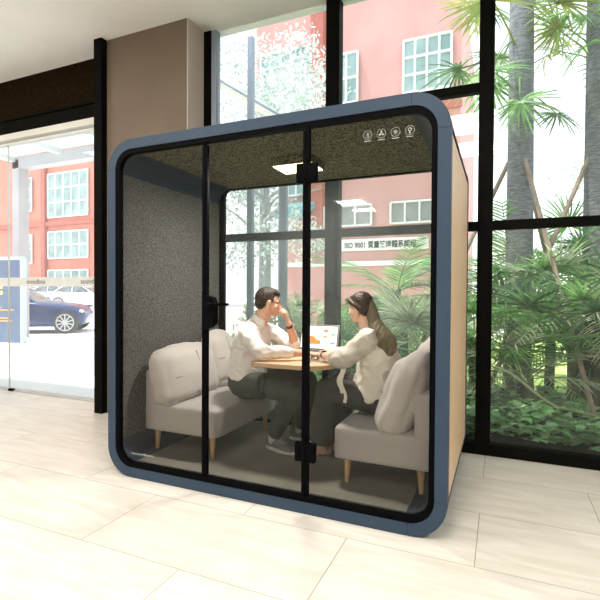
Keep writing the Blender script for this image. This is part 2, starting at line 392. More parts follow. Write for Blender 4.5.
# header above entrance
w = MB(); w.box(XL, -1.367, 1.42, WY+0.1, 3.345, CZ)
struct(w.build('trim_3', M['brown'], smooth=False))
w = MB(); w.box(XL, -1.367, 1.40, WY+0.1, 3.215, 3.34, 0.003); w.box(XL, -1.367, 1.395, 1.415, 3.36, 3.385)
struct(w.build('trim_4', M['frameblk'], smooth=False))
w = MB(); w.box(XL, -1.367, 1.41, WY+0.06, 3.135, 3.208, 0.003); w.box(XL, -1.367, 1.445, WY+0.04, 3.095, 3.108)
struct(w.build('trim_5', M['canopyw'], smooth=False))
# mullions of the window wall
for i, (a, b) in enumerate(((-0.238, -0.155), (1.06, 1.185), (2.335, 2.445), (3.60, 3.71), (4.86, 4.97))):
    struct(MB().box(a, b, 1.46, WY+0.08, 0, CZ, 0.004).build('trim_%d' % (6+i), M['frameblk'], smooth=False))
struct(MB().box(-0.155, -0.10, 1.47, WY+0.06, 0, CZ, 0.003).build('trim_11', M['post'], smooth=False))
bays = ((-0.10, 1.06), (1.185, 2.335), (2.445, 3.60), (3.71, 4.86), (4.97, XR))
for i, (a, b) in enumerate(bays):
    wdw = empty('window_%d' % (i+1), ((a+b)/2, WY, 0), kind='structure')
    f = MB(); x0, x1 = a-(a+b)/2, b-(a+b)/2
    f.box(x0, x1, -0.03, 0.08, 0, 0.085, 0.004)
    f.box(x0, x1, -0.015, 0.06, 1.765, 1.835, 0.003)
    if i < 2: f.box(x0, x1, -0.015, 0.06, 2.80+0.05*i, 2.87+0.05*i, 0.003)
    if i == 1: MB().box(0.30, 0.40, -0.045, -0.016, 1.825, 1.845, 0.004).build('handle', M['black'], wdw)
    f.build('frame', M['frameblk'], wdw, smooth=False)
    g = MB(); g.face([(x0, 0.02, 0.08), (x1, 0.02, 0.08), (x1, 0.02, CZ), (x0, 0.02, CZ)])
    g.build('pane', M['glass'], wdw, smooth=False)
# glass entrance doors
for i, (a, b) in enumerate(((-3.215, -1.367), (-5.1, -3.225))):
    d = empty('door_%d' % (i+1), ((a+b)/2, WY, 0), kind='structure')
    h = (b-a)/2
    g = MB(); g.face([(-h, 0, 0.012), (h, 0, 0.012), (h, 0, 3.13), (-h, 0, 3.13)]); g.build('pane', M['glassl'], d, smooth=False)
    r = MB(); r.box(-h, h, -0.010, 0.010, 0.0, 0.014); r.box(-h, -h+0.012, -0.008, 0.008, 0.014, 3.13); r.build('edge_rail', M['silver'], d, smooth=False)
    MB().box(-h, -h+0.09, -0.02, 0.02, 0.0, 0.03, 0.003).build('patch_fitting', M['frameblk'], d, smooth=False)
    MB().box(-h+0.02, h, -0.004, -0.002, 1.325, 1.435).build('frosted_band', M['frost'], d, smooth=False)
    for k, tx in enumerate((-0.42, 0.5)):
        text_obj('lettering', 'soundbox', 0.085, (tx, -0.0055, 1.382), (PI/2, 0, 0), M['leather'], d, ext=0.0004)

# ceiling light panels of the room (behind and beside the camera)
for x, y in ((-4.0, -1.2), (-1.0, -1.9), (2.0, -1.9), (5.0, -1.2), (-4.0, -3.2), (-1.0, -3.2), (2.0, -3.2), (5.0, -3.2)):
    t = empty('ceiling_light', (x, y, CZ), label='square white recessed office ceiling light panel', cat='ceiling light', group='office ceiling light panels')
    MB().box(-0.32, 0.32, -0.32, 0.32, -0.03, -0.001, 0.004).build('housing', M['canopyw'], t, smooth=False)
    MB().box(-0.29, 0.29, -0.29, 0.29, -0.036, -0.031).build('diffuser', M['clamp'], t, smooth=False)
    l = bpy.data.lights.new('office_light', 'AREA'); l.shape = 'SQUARE'; l.size = 0.9; l.energy = 75; l.color = (1.0, 0.95, 0.88)
    lo = bpy.data.objects.new('office_light', l); COL.objects.link(lo); lo.location = (x, y, CZ-0.08)

# ------------------------------------------------------------------ the booth
W, H, D = 2.277, 2.30, 1.32
booth = empty('office_booth', (0, 0, 0), label='large blue-framed glass meeting booth with rounded corners standing on the tiled floor', cat='booth')
RO = 0.20
def ring_parts(x0, z0, x1, z1, r, t, seg=10):
    """outlines (outer, inner) for four corners and four sides with hairline joints"""
    g = 0.0016; out = []
    ri = max(r - t, 0.02)
    for cx, cz, a0 in ((x1-r, z0+r, -90), (x1-r, z1-r, 0), (x0+r, z1-r, 90), (x0+r, z0+r, 180)):
        A = [R(a0 + 90*k/seg) for k in range(seg+1)]
        out.append(([(cx+r*math.cos(a), cz+r*math.sin(a)) for a in A], [(cx+ri*math.cos(a), cz+ri*math.sin(a)) for a in A]))
    out.append(([(x0+r+g, z0), (x1-r-g, z0)], [(x0+r+g, z0+t), (x1-r-g, z0+t)]))
    out.append(([(x0+r+g, z1), (x1-r-g, z1)], [(x0+r+g, z1-t), (x1-r-g, z1-t)]))
    out.append(([(x0, z0+r+g), (x0, z1-r-g)], [(x0+t, z0+r+g), (x0+t, z1-r-g)]))
    out.append(([(x1, z0+r+g), (x1, z1-r-g)], [(x1-t, z0+r+g), (x1-t, z1-r-g)]))
    return out
f = MB()
for o_, i_ in ring_parts(0, 0, W, H, RO, 0.066): f.ring_prism(o_, i_, 0.0, 0.05, closed=False)
f.build('front_frame', M['blue'], booth, angle=30)
f = MB(); f.ring_prism(rrect(0.05, 0.05, W-0.05, H-0.05, RO-0.05), rrect(0.096, 0.096, W-0.096, H-0.096, RO-0.085), 0.006, 0.045)
f.build('front_seal', M['black'], booth, angle=30)
# the four long corner profiles, blue outside and in
for cx, cz, a0 in ((W-RO, RO, -90), (W-RO, H-RO, 0), (RO, H-RO, 90), (RO, RO, 180)):
    A = [R(a0 + 90*k/12) for k in range(13)]
    f = MB()
    ix = 0.215 if cx < 1 else W-0.215; iz = 0.235 if cz < 1 else H-0.215
    f.ring_prism([(cx+(RO-0.002)*math.cos(a), cz+(RO-0.002)*math.sin(a)) for a in A], [(ix+0.135*math.cos(a), iz+0.135*math.sin(a)) for a in A], 0.05, D-0.05, closed=False)
    f.build('corner_profile', M['blue'], booth, angle=30)
# side walls
f = MB(); f.box(0.004, 0.04, 0.052, D-0.052, RO+0.002, H-RO-0.002); f.build('side_panel', M['wood'], booth, smooth=False)
f = MB(); f.box(W-0.04, W-0.004, 0.052, D-0.052, RO+0.002, H-RO-0.002); f.build('side_panel', M['wood'], booth, smooth=False)
for xx in (W-0.006, -0.001):
    MB().box(xx, xx+0.007, 0.052, D-0.052, H-RO-0.008, H-RO+0.004).build('panel_edge_strip', M['black'], booth, smooth=False)
f = MB(); f.box(0.042, 0.080, 0.052, D-0.052, RO+0.002, H-RO-0.002); f.build('felt_wall', M['felt'], booth, smooth=False)
f = MB(); f.box(W-0.080, W-0.042, 0.052, D-0.052, RO+0.002, H-RO-0.002); f.build('felt_wall', M['felt'], booth, smooth=False)
f = MB(); f.box(RO+0.001, W-RO-0.001, 0.052, D-0.052, H-0.08, H-0.004); f.build('felt_ceiling', M['feltc'], booth, smooth=False)
f = MB(); f.box(RO+0.001, W-RO-0.001, 0.052, D-0.052, 0.003, 0.095); f.build('base', M['blue'], booth, smooth=False)
f = MB(); f.box(0.216, W-0.216, 0.055, D-0.055, 0.0955, 0.1005); f.build('carpet', M['carpet'], booth, smooth=False)
f = MB()
for o_, i_ in ring_parts(0, 0, W, H, RO, 0.066): f.ring_prism(o_, i_, D-0.05, D, closed=False)
f.build('rear_frame', M['blue'], booth, angle=30)
f = MB(); f.ring_prism(rrect(0.05, 0.05, W-0.05, H-0.05, RO-0.05), rrect(0.128, 0.122, W-0.125, H-0.088, 0.06), D-0.058, D-0.012)
f.build('rear_seal', M['black'], booth, angle=30)
f = MB(); f.face([(0.1, D-0.035, 0.1), (W-0.1, D-0.035, 0.1), (W-0.1, D-0.035, H-0.08), (0.1, D-0.035, H-0.08)])
f.build('rear_glass', M['podrear'], booth, smooth=False)
# front glazing: fixed light, door, fixed light
def pane(name, x0, x1, rl, rr):
    z0, z1 = 0.095, H-0.095
    g = MB(); g.face([(x0, 0.022, z0), (x1, 0.022, z0), (x1, 0.022, z1), (x0, 0.022, z1)])
    return g.build(name, M['podglass'], booth, smooth=False)
pane('glass_panel', 0.075, 0.797, 1, 0)
right_pane = pane('glass_panel', 1.487, W-0.075, 0, 1)
f = MB(); f.box(0.779, 0.797, 0.010, 0.038, 0.10, H-0.10); f.build('glazing_bar', M['black'], booth, smooth=False)
f = MB(); f.box(1.487, 1.507, 0.010, 0.038, 0.10, H-0.10); f.build('glazing_bar', M['black'], booth, smooth=False)
door = MB().face([(0.800, 0.022, 0.105), (1.484, 0.022, 0.105), (1.484, 0.022, H-0.105), (0.800, 0.022, H-0.105)]).build('door', M['podglass'], booth, smooth=False)
f = MB(); f.box(0.799, 0.817, 0.012, 0.036, 0.11, H-0.11, 0.002); f.box(1.466, 1.484, 0.012, 0.036, 0.11, H-0.11, 0.002)
f.build('door_edge', M['black'], door, smooth=False)
# hinges
for zc in (1.955, 0.355):
    f = MB()
    f.box(1.425, 1.481, 0.004, 0.044, zc-0.062, zc+0.050, 0.008); f.box(1.491, 1.552, 0.004, 0.044, zc-0.062, zc+0.050, 0.008)
    f.cyl((1.486, 0.010, zc), 0.013, 0.15, 'Z', 16)
    f.build('hinge', M['black'], door)
# lock case + lever
lk = MB()
lk.prism([(0.784, 1.00), (0.800, 1.03), (0.845, 1.045), (0.872, 1.07), (0.876, 1.10), (0.876, 1.20), (0.860, 1.235), (0.80, 1.25), (0.784, 1.28)], 0.002, 0.046)
lk.build('lock_case', M['black'], door, angle=20)
lv = MB(); lv.cyl((0.846, -0.012, 1.190), 0.013, 0.03, 'Y', 16); lv.tube([(0.842, -0.028, 1.190), (0.88, -0.030, 1.191), (0.96, -0.030, 1.195)], [0.011, 0.009, 0.008], 12, 3)
lv.build('lever_handle', M['black'], door)
MB().box(0.872, 0.900, 0.05, 0.062, 1.055, 1.10, 0.003).build('lock_turn', M['black'], door)
lv = MB(); lv.tube([(0.846, 0.058, 1.19), (0.94, 0.060, 1.19)], 0.009, 12)
lv.build('inner_handle', M['black'], door)
# four pictogram stickers on the right pane
for k in range(4):
    cx, cz = 1.842 + 0.0752*k, 2.118 - 0.001*k
    g = MB()
    def arc(r, a0, a1, w_, ox=0, oz=0, n=26):
        o_ = [(cx+ox+(r+w_/2)*math.cos(R(a0+(a1-a0)*j/n)), cz+oz+(r+w_/2)*math.sin(R(a0+(a1-a0)*j/n))) for j in range(n+1)]
        i_ = [(cx+ox+(r-w_/2)*math.cos(R(a0+(a1-a0)*j/n)), cz+oz+(r-w_/2)*math.sin(R(a0+(a1-a0)*j/n))) for j in range(n+1)]
        g.ring_prism(o_, i_, 0.0198, 0.0212, closed=False)
    def bar(a, l0, l1, w_):
        d = Vector((math.cos(R(a)), math.sin(R(a)))); q = Vector((-d.y, d.x))*w_/2
        P = [d*l0-q, d*l1-q, d*l1+q, d*l0+q]
        g.prism([(cx+p.x, cz+p.y) for p in P], 0.0198, 0.0212)
    arc(0.0235, 0, 359.9, 0.0016)
    if k == 0:
        arc(0.006, 60, 300, 0.003, 0.002, 0.004); arc(0.006, 240, 480, 0.003, 0.0, -0.007); bar(45, -0.016, 0.016, 0.002)
    elif k == 1:
        for a in (90, 210, 330): bar(a, 0.002, 0.015, 0.008)
        arc(0.003, 0, 359.9, 0.003)
    elif k == 2:
        for a in range(0, 180, 45): bar(a, -0.014, 0.014, 0.0018)
        arc(0.006, 0, 359.9, 0.002)
    else:
        arc(0.008, 0, 359.9, 0.004, 0, 0.004); bar(-90, 0.004, 0.017, 0.006)
    g.prism([(cx-0.018, cz-0.034), (cx+0.018, cz-0.034), (cx+0.018, cz-0.031), (cx-0.018, cz-0.031)], 0.0198, 0.0212)
    g.build('pictogram', M['iconwhite'], right_pane, smooth=False)
text_obj('lettering', 'soundbox', 0.022, (0.292, 0.0195, 0.161), (PI/2, 0, 0), M['iconwhite'], booth, ext=0.0003, sx=2.2)
# lamp in the booth ceiling
f = MB(); f.box(1.00, 1.32, 0.52, 0.76, 2.165, 2.219, 0.005); f.build('lamp_housing', M['feltc'], booth, smooth=False)
f = MB(); f.box(1.012, 1.308, 0.532, 0.748, 2.158, 2.1645); f.build('lamp_diffuser', M['lamp'], booth, smooth=False)
l = bpy.data.lights.new('booth_light', 'AREA'); l.shape = 'RECTANGLE'; l.size = 0.24; l.size_y = 0.18; l.energy = 36; l.color = (1.0, 0.94, 0.87)
lo = bpy.data.objects.new('booth_light', l); COL.objects.link(lo); lo.location = (1.16, 0.64, 2.150)

# ------------------------------------------------------------------ sofas
def make_sofa(name, label, x0, x1, back, y0=0.24, y1=1.16):
    """x0..x1 seat footprint; back = x of the wall side"""
    s = 1 if back < x0+0.2 else -1        # facing +x or -x
    cx = (x0+x1)/2
    t = empty(name, (cx, (y0+y1)/2, 0.10), label=label, cat='sofa', group='small sofas facing each other inside the booth')
    hx, hy = (x1-x0)/2, (y1-y0)/2
    MB().rbox((0, 0, 0.252), (2*hx, 2*hy, 0.205), 0.028, 0.006, n=12).build('seat', M['sofa'], t, angle=60)
    bx = -s*(hx-0.055)
    MB().rbox((bx, 0, 0.455), (0.11, 2*hy, 0.29), 0.035, 0.004, n=12).build('backrest', M['sofa'], t, angle=60)
    for sx in (-1, 1):
        for sy in (-1, 1):
            px, py = sx*(hx-0.075), sy*(hy-0.07)
            f = MB(); f.loft([(px+sx*0.006, py+sy*0.006, 0.0, 0.013, 0.013), (px, py, 0.155, 0.023, 0.023)], seg=16, sub=1, ends=False)
            f.build('leg', M['legwood'], t, angle=50)
    return t
make_sofa('sofa', 'grey fabric sofa on the left with a white-shirted person sitting on it', 0.105, 0.735, 0.105)
make_sofa('sofa', 'grey fabric sofa on the right with a long-haired person sitting on it', 1.58, 2.17, 2.17)

def cushion(label, c, size, rot, seed, seams=True):
    t = empty('sofa_cushion', c, label=label, cat='cushion', group='loose back cushions on the booth sofas')
    T = Euler(rot).to_matrix().to_4x4()
    MB().rbox((0, 0, 0), size, min(size)*0.42, 0.045, n=16, mtx=T, wob=0.010, seed=seed).build('cover', M['cush'], t, angle=80)
    if seams:
        f = MB()
        hx, hy, hz = [v/2 for v in size]
        for sg in (1, -1):
            def X(y, z):
                k = (1-(y/hy)**2)*(1-(z/hz)**2); return sg*(hx + 0.043*k - 0.001)
            f.tube([T @ Vector((X(0.12*hy*math.sin(z*9), z), 0.12*hy*math.sin(z*9), z)) for z in [hz*0.8*(i/8-1) for i in range(17)]], 0.0030, 6)
            f.tube([T @ Vector((X(y, -0.05*hz), y, -0.05*hz)) for y in [hy*0.8*(i/8-1) for i in range(17)]], 0.0030, 6)
        f.build('seam', M['seam'], t)
    return t
cushion('big pale grey cushion nearest the glass on the left sofa', (0.250, 0.545, 0.628), (0.185, 0.68, 0.40), (0, R(-14), R(2)), 1)
cushion('pale grey cushion behind the back of the white-shirted person', (0.26, 1.02, 0.69), (0.15, 0.34, 0.42), (0, R(-16), R(-6)), 4)
cushion('plump pale grey cushion tipped against the right sofa back near the glass', (1.985, 0.45, 0.652), (0.18, 0.44, 0.48), (0, R(21), R(-4)), 8)
cushion('cushion at the window end of the right sofa, beyond the tipped one', (2.045, 0.93, 0.72), (0.14, 0.40, 0.44), (0, R(12), 0), 12)

# ------------------------------------------------------------------ table and things on it
TZ = 0.79
tb = empty('meeting_table', (1.215, 0.75, 0.10), label='light oak table with a rounded end between the two sofas', cat='table')
def tab_poly(x0, x1, y0, y1, r, seg=14):
    P = [(x1, y1), (x0, y1)]
    q = r*0.3
    for k in range(seg+1): a = R(180+90*k/seg); P.append((x0+q+q*math.cos(a), y0+q+q*math.sin(a)))
    for k in range(seg+1): a = R(270+90*k/seg); P.append((x1-r+r*math.cos(a), y0+r+r*math.sin(a)))
    return P
MB().prism(tab_poly(-0.285, 0.285, -0.42, 0.49, 0.20), TZ-0.10-0.028, TZ-0.10, 'Z').build('table_top', M['tablewood'], tb, angle=30)
f = MB(); f.cyl((0, 0.32, 0.335), 0.022, 0.62, 'Z', 20); f.cyl((0, 0.32, 0.655), 0.06, 0.012, 'Z', 24); f.build('pedestal', M['black'], tb)
MB().cyl((0, 0.32, 0.0075), 0.15, 0.013, 'Z', 40).build('foot_plate', M['black'], tb)
lt = empty('laptop', (1.160, 1.05, TZ), rz=R(-4), label='open silver laptop with orange pictures on its bright screen, on the table', cat='laptop')
MB().box(-0.17, 0.17, -0.22, 0.0, 0.002, 0.016, 0.004).build('base', M['silver'], lt, smooth=False)
f = MB()
for r_ in range(5):
    for c_ in range(13): f.box(-0.150+c_*0.0232, -0.150+c_*0.0232+0.019, -0.115+r_*0.021, -0.115+r_*0.021+0.017, 0.0162, 0.0185)
f.build('keyboard', M['keys'], lt, smooth=False)
T = Matrix.Translation((0, 0.0, 0.018)) @ Matrix.Rotation(R(-14), 4, 'X')
MB(T).box(-0.17, 0.17, -0.0, 0.008, 0.0, 0.205, 0.003).build('lid', M['silver'], lt, smooth=False)
MB(T).box(-0.165, 0.165, -0.0015, -0.0002, 0.004, 0.201).build('bezel', M['keys'], lt, smooth=False)
MB(T).box(-0.158, 0.158, -0.003, -0.0017, 0.010, 0.192).build('screen', M['screen'], lt, smooth=False)
f = MB(T)
f.prism([(-0.12, 0.045), (0.02, 0.045), (0.015, 0.075), (-0.02, 0.082), (-0.045, 0.108), (-0.085, 0.108), (-0.105, 0.08), (-0.122, 0.072)], -0.0045, -0.0032)
f.prism([(0.035, 0.145), (0.085, 0.145), (0.08, 0.162), (0.06, 0.17), (0.04, 0.162)], -0.0045, -0.0032)
f.build('orange_picture', M['orange'], lt, smooth=False)
MB(T).prism([(0.105, 0.115), (0.145, 0.118), (0.14, 0.140), (0.11, 0.135)], -0.0045, -0.0032).build('green_picture', M['scgreen'], lt, smooth=False)
MB(T).prism([(0.105, 0.05), (0.145, 0.05), (0.145, 0.064), (0.105, 0.064)], -0.0045, -0.0032).build('blue_picture', M['scblue'], lt, smooth=False)
MB(T).prism([(0.04, 0.10), (0.07, 0.10), (0.07, 0.114), (0.04, 0.114)], -0.0045, -0.0032).build('orange_picture', M['orange'], lt, smooth=False)
tag(MB(Matrix.Translation((1.33, 0.57, TZ)) @ Matrix.Rotation(R(20), 4, 'Z')).prism(rrect(-0.085, -0.055, 0.085, 0.055, 0.02, 5), 0.001, 0.010, 'Z').build('tablet', M['silver'], angle=30),
    'thin pale grey tablet lying flat near the rounded end of the table', 'tablet')

# ------------------------------------------------------------------ people
def head(mb, T, fem=False):
    k = 0.86 if fem else 0.93
    T = T @ Matrix.Scale(k, 4)
    mb.ell((-0.012, 0, 0.026), (0.094, 0.074, 0.088), mtx=T)
    mb.ell((0.030, 0, -0.035), (0.056, 0.056, 0.066), mtx=T)
    mb.ell((0.060, 0, -0.088), (0.025, 0.030, 0.020), mtx=T)
    for s in (-1, 1):
        mb.loft([(-0.005, s*0.058, -0.040, 0.016), (0.012, s*0.052, -0.072, 0.015), (0.055, s*0.022, -0.093, 0.013)], mtx=T, seg=10)
        mb.ell((0.052, s*0.034, -0.022), (0.028, 0.026, 0.026), mtx=T)
        mb.ell((0.068, s*0.028, 0.018), (0.018, 0.026, 0.010), rot=(0, 0, s*0.35), mtx=T)
        mb.ell((-0.008, s*0.076, -0.004), (0.019, 0.008, 0.031), rot=(s*-0.25, 0.2, 0), mtx=T)
        mb.ell((0.0, s*0.074, -0.026), (0.010, 0.007, 0.012), mtx=T)
        mb.ell((0.095, s*0.011, -0.031), (0.011, 0.009, 0.008), mtx=T)
    mb.loft([(0.076, 0, 0.018, 0.009), (0.092, 0, -0.004, 0.010), (0.107, 0, -0.026, 0.011)], mtx=T, seg=10)
    mb.ell((0.080, 0, -0.052), (0.014, 0.024, 0.012), mtx=T)
    mb.ell((0.084, 0, -0.056), (0.009, 0.022, 0.0055), mtx=T)
    mb.ell((0.082, 0, -0.067), (0.010, 0.019, 0.0065), mtx=T)
    mb.ell((0.074, 0, -0.082), (0.014, 0.020, 0.012), mtx=T)

def face_parts(T, parent, fem=False):
    k = 0.86 if fem else 0.93
    T = T @ Matrix.Scale(k, 4)
    for s in (-1, 1):
        e = MB().ell((0.0745, s*0.030, 0.000), (0.010, 0.014, 0.007), mtx=T, u=14, v=10).build('eye', M['white'], parent)
        MB().ell((0.0815, s*0.030, -0.000), (0.0045, 0.006, 0.006), mtx=T, u=12, v=8).build('iris', M['hair'], e)
        MB().loft([(0.086, s*0.012, 0.023, 0.003), (0.083, s*0.032, 0.029, 0.0035), (0.070, s*0.048, 0.024, 0.0025)], mtx=T, seg=8, sub=3).build('eyebrow', M['hair'], parent)
    f = MB(); f.ell((0.0895, 0, -0.0600), (0.0065, 0.020, 0.0050), mtx=T); f.build('lips', mat('lip', (0.55, 0.20, 0.17), 0.4, c2=(0.5, 0.18, 0.15), scale=30), parent)

def frame_from(p, d, n):
    """matrix at p with +x along d and +z roughly along n"""
    d = Vector(d).normalized(); n = Vector(n); y = n.cross(d).normalized(); z = d.cross(y)
    return Matrix.Translation(p) @ Matrix(((d.x, y.x, z.x), (d.y, y.y, z.y), (d.z, y.z, z.z))).to_4x4()

def hand(mb, wrist, d, n, thumb=1, curls=(25, 30, 34, 38), spread=1.0, k=1.0, thumb_dir=None):
    """palm from the wrist along d, back of the hand facing n; thumb on the +y or -y side"""
    T = frame_from(wrist, d, n) @ Matrix.Scale(k, 4)
    mb.loft([(-0.02, 0, 0, 0.024, 0.018), (0.012, 0, 0, 0.026, 0.017), (0.045, 0, 0, 0.036, 0.0145), (0.078, 0, 0, 0.040, 0.0125), (0.090, 0, 0, 0.036, 0.011)], ref=(0, 0, 1), mtx=T, seg=16)
    mb.ell((0.035, thumb*0.024, -0.008), (0.028, 0.015, 0.013), rot=(0, 0, thumb*0.5), mtx=T)
    L = (0.070, 0.079, 0.073, 0.058); Y = (0.029, 0.0100, -0.0095, -0.028)
    for i in range(4):
        y = Y[i]*thumb; a = R(curls[i]); p = Vector((0.086 - (0.006 if i == 3 else 0), y, 0)); pts = [(p.x-0.02, p.y*0.9, p.z, 0.0088)]
        ang = a*0.5; side = thumb*Y[i]*2.2*spread
        pts.append((*p, 0.0092))
        for j, (fr, rr) in enumerate(((0.46, 0.0086), (0.30, 0.0078), (0.24, 0.0066))):
            l_ = L[i]*fr
            p = p + Vector((math.cos(ang), side*0.6, -math.sin(ang)))*l_
            pts.append((*p, rr)); ang += a*(0.95 if j == 0 else 0.7)
        mb.loft(pts, mtx=T, seg=10, sub=3, ref=(0, 1, 0.05))
    td = Vector(thumb_dir or (0.72, 0.62*thumb, -0.32)).normalized()
    p0 = Vector((0.024, thumb*0.028, -0.006)); p1 = p0 + td*0.036; p2 = p1 + (td + Vector((0.35, -0.25*thumb, 0))).normalized()*0.028
    mb.loft([(*p0, 0.0125), (*p1, 0.0105), (*p2, 0.0080)], mtx=T, seg=10, sub=4, ref=(0, 0.1, 1))

def shoe(T, parent, kind):
    f = MB(T)
    if kind == 'sneaker':
        f.loft([(-0.062, 0, 0.050, 0.030, 0.040), (-0.02, 0, 0.055, 0.036, 0.046), (0.05, 0, 0.042, 0.041, 0.034), (0.12, 0, 0.033, 0.045, 0.024), (0.172, 0, 0.026, 0.034, 0.016)], ref=(0, 0, 1), seg=18)
        f.loft([(-0.035, 0, 0.07, 0.033, 0.045), (-0.038, 0, 0.098, 0.036, 0.048)], ref=(1, 0, 0), seg=18, sub=2)
        s = remesh_build(f, 'shoe', M['sneaker'], parent, 0.005, 3)
        g = MB(T)
        P = []
        for k in range(36):
            a = 2*PI*k/36; x = 0.055+0.142*math.cos(a); w_ = 0.047 if x > 0.05 else 0.040
            P.append((x, w_*math.sin(a)*(1 if abs(math.cos(a)) < 0.8 else 1.05)))
        g.prism(P, 0.001, 0.024, 'Z'); g.build('sole', M['sole'], s)
        g = MB(T)
        for i in range(4): g.tube([(0.045+i*0.018, -0.022, 0.073-i*0.006), (0.05+i*0.018, 0, 0.081-i*0.007), (0.045+i*0.018, 0.022, 0.073-i*0.006)], 0.0028, 6, 3)
        g.build('laces', M['sole'], s)
    else:
        f.loft([(-0.055, 0, 0.030, 0.027, 0.026), (0.0, 0, 0.022, 0.030, 0.018), (0.08, 0, 0.020, 0.038, 0.016), (0.155, 0, 0.014, 0.018, 0.010)], ref=(0, 0, 1), seg=18)
        s = remesh_build(f, 'shoe', M['beigeshoe'], parent, 0.004, 2)
    return s

def local(root):      # parts are modelled in scene coordinates; put them into the root's frame
    off = Matrix.Translation(-Vector(root.location))
    def rec(o):
        if o.type == 'MESH': o.data.transform(off)
        for c in o.children: rec(c)
    for c in root.children: rec(c)

# ---- seated man in a white shirt, facing the table
man = empty('person', (0.62, 0.70, 0.10), label='seated person in a white shirt, green trousers and glasses, holding a pen to the mouth', cat='person')
HT = Matrix.Translation((0.896, 0.70, 1.188)) @ Matrix.Rotation(R(34), 4, 'Z') @ Matrix.Rotation(R(8), 4, 'Y')
b = MB()
head(b, HT)
b.loft([(0.880, 0.700, 1.175, 0.052, 0.055), (0.855, 0.70, 1.10, 0.052, 0.056), (0.815, 0.70, 1.03, 0.062, 0.062), (0.79, 0.70, 0.98, 0.11, 0.075)], seg=18)
b.loft([(0.72, 0.70, 0.62, 0.11, 0.08), (0.725, 0.70, 0.72, 0.12, 0.085), (0.75, 0.70, 0.86, 0.15, 0.10), (0.79, 0.70, 0.965, 0.14, 0.07)], seg=20)
# legs
for s, kn, an in ((-1, (1.185, 0.565, 0.575), (0.975, 0.645, 0.22)), (1, (1.15, 0.86, 0.585), (1.06, 0.93, 0.22))):
    b.loft([(0.75, 0.70+s*0.09, 0.565, 0.062), (0.93, 0.70+s*0.13, 0.575, 0.072), (*kn, 0.050)], seg=16)
    b.loft([(*kn, 0.053), ((kn[0]+an[0])/2-0.01, (kn[1]+an[1])/2, 0.42, 0.050), (*an, 0.034), (an[0]+0.0, an[1], 0.16, 0.034)], seg=16)
# near (right) arm resting along the table, far (left) arm raised to the mouth
shN, elN, wrN = (0.81, 0.525, 0.965), (0.985, 0.415, 0.845), (1.225, 0.565, 0.842)
shF, elF, wrF = (0.82, 0.865, 0.955), (1.045, 0.845, 0.835), (1.045, 0.735, 1.035)
b.loft([(*shN, 0.052), (0.90, 0.46, 0.90, 0.045), (*elN, 0.040)], seg=14); b.loft([(*elN, 0.041), (1.10, 0.49, 0.845, 0.036), (*wrN, 0.025)], seg=14)
b.loft([(*shF, 0.052), (0.94, 0.87, 0.89, 0.045), (*elF, 0.040)], seg=14); b.loft([(*elF, 0.041), (1.055, 0.80, 0.93, 0.036), (*wrF, 0.025)], seg=14)
hand(b, wrN, (0.62, 0.62, -0.10), (0, 0, 1), thumb=1, curls=(22, 26, 30, 34))
hand(b, wrF, (-0.16, -0.18, 0.95), (0.92, 0.35, 0.2), thumb=-1, curls=(62, 74, 82, 88), thumb_dir=(0.8, -0.35, -0.5), k=0.95)
remesh_build(b, 'body', M['skin'], man, 0.0042, 2)
face_parts(HT, man)
# hair: short, dark, swept back
HS = HT; HT = HS @ Matrix.Scale(0.93, 4)
h = MB()
h.ell((-0.026, 0, 0.036), (0.092, 0.080, 0.089), mtx=HT); h.ell((-0.062, 0, -0.002), (0.052, 0.066, 0.060), mtx=HT)
h.ell((0.030, 0, 0.086), (0.054, 0.060, 0.034), mtx=HT, rot=(0, 0.3, 0)); h.ell((0.052, 0.012, 0.083), (0.036, 0.046, 0.026), mtx=HT, rot=(0, 0.5, 0))
for s in (-1, 1): h.ell((-0.002, s*0.068, 0.022), (0.030, 0.010, 0.026), mtx=HT)
remesh_build(h, 'hair', M['hair'], man, 0.004, 2, wr=0.0025, wscale=60)
# glasses
g = MB(HT)
for s in (-1, 1):
    P = rrect(-0.026, -0.017, 0.026, 0.019, 0.013, 4)
    g.tube([(0.097-abs(s*0.032+p[0])**2*2.0, s*0.032+p[0], 0.0+p[1]) for p in P+[P[0]]], 0.0022, 6)
    g.tube([(0.090, s*0.058, 0.010), (0.05, s*0.073, 0.010), (0.0, s*0.080, 0.008), (-0.02, s*0.080, -0.006)], 0.0023, 6, 3)
g.tube([(0.097, -0.007, 0.006), (0.102, 0, 0.008), (0.097, 0.007, 0.006)], 0.002, 6)
g.build('glasses', M['leather'], man)
HT = HS
# shirt
c = MB()
c.loft([(0.718, 0.70, 0.612, 0.168, 0.142), (0.725, 0.70, 0.68, 0.165, 0.136), (0.735, 0.70, 0.80, 0.175, 0.135), (0.765, 0.70, 0.91, 0.185, 0.115), (0.785, 0.70, 0.985, 0.150, 0.085), (0.815, 0.70, 1.035, 0.075, 0.070)], seg=28, ek=0.15)
c.loft([(0.79, 0.60, 0.975, 0.062), (*shN, 0.064), (0.90, 0.455, 0.905, 0.056), (0.982, 0.415, 0.855, 0.051)], seg=18)
c.loft([(0.982, 0.415, 0.853, 0.051), (1.06, 0.458, 0.852, 0.046), (1.155, 0.517, 0.848, 0.039)], seg=18)
c.loft([(0.79, 0.80, 0.975, 0.062), (*shF, 0.064), (0.94, 0.875, 0.895, 0.055), (1.035, 0.850, 0.850, 0.050)], seg=18)
c.loft([(1.03, 0.850, 0.850, 0.050), (1.052, 0.83, 0.885, 0.045)], seg=18, sub=2)
remesh_build(c, 'shirt', M['shirt'], man, 0.006, 2, wr=0.007, wscale=13, seed=3, wstretch=(1, 1, 1.6))
c = MB()
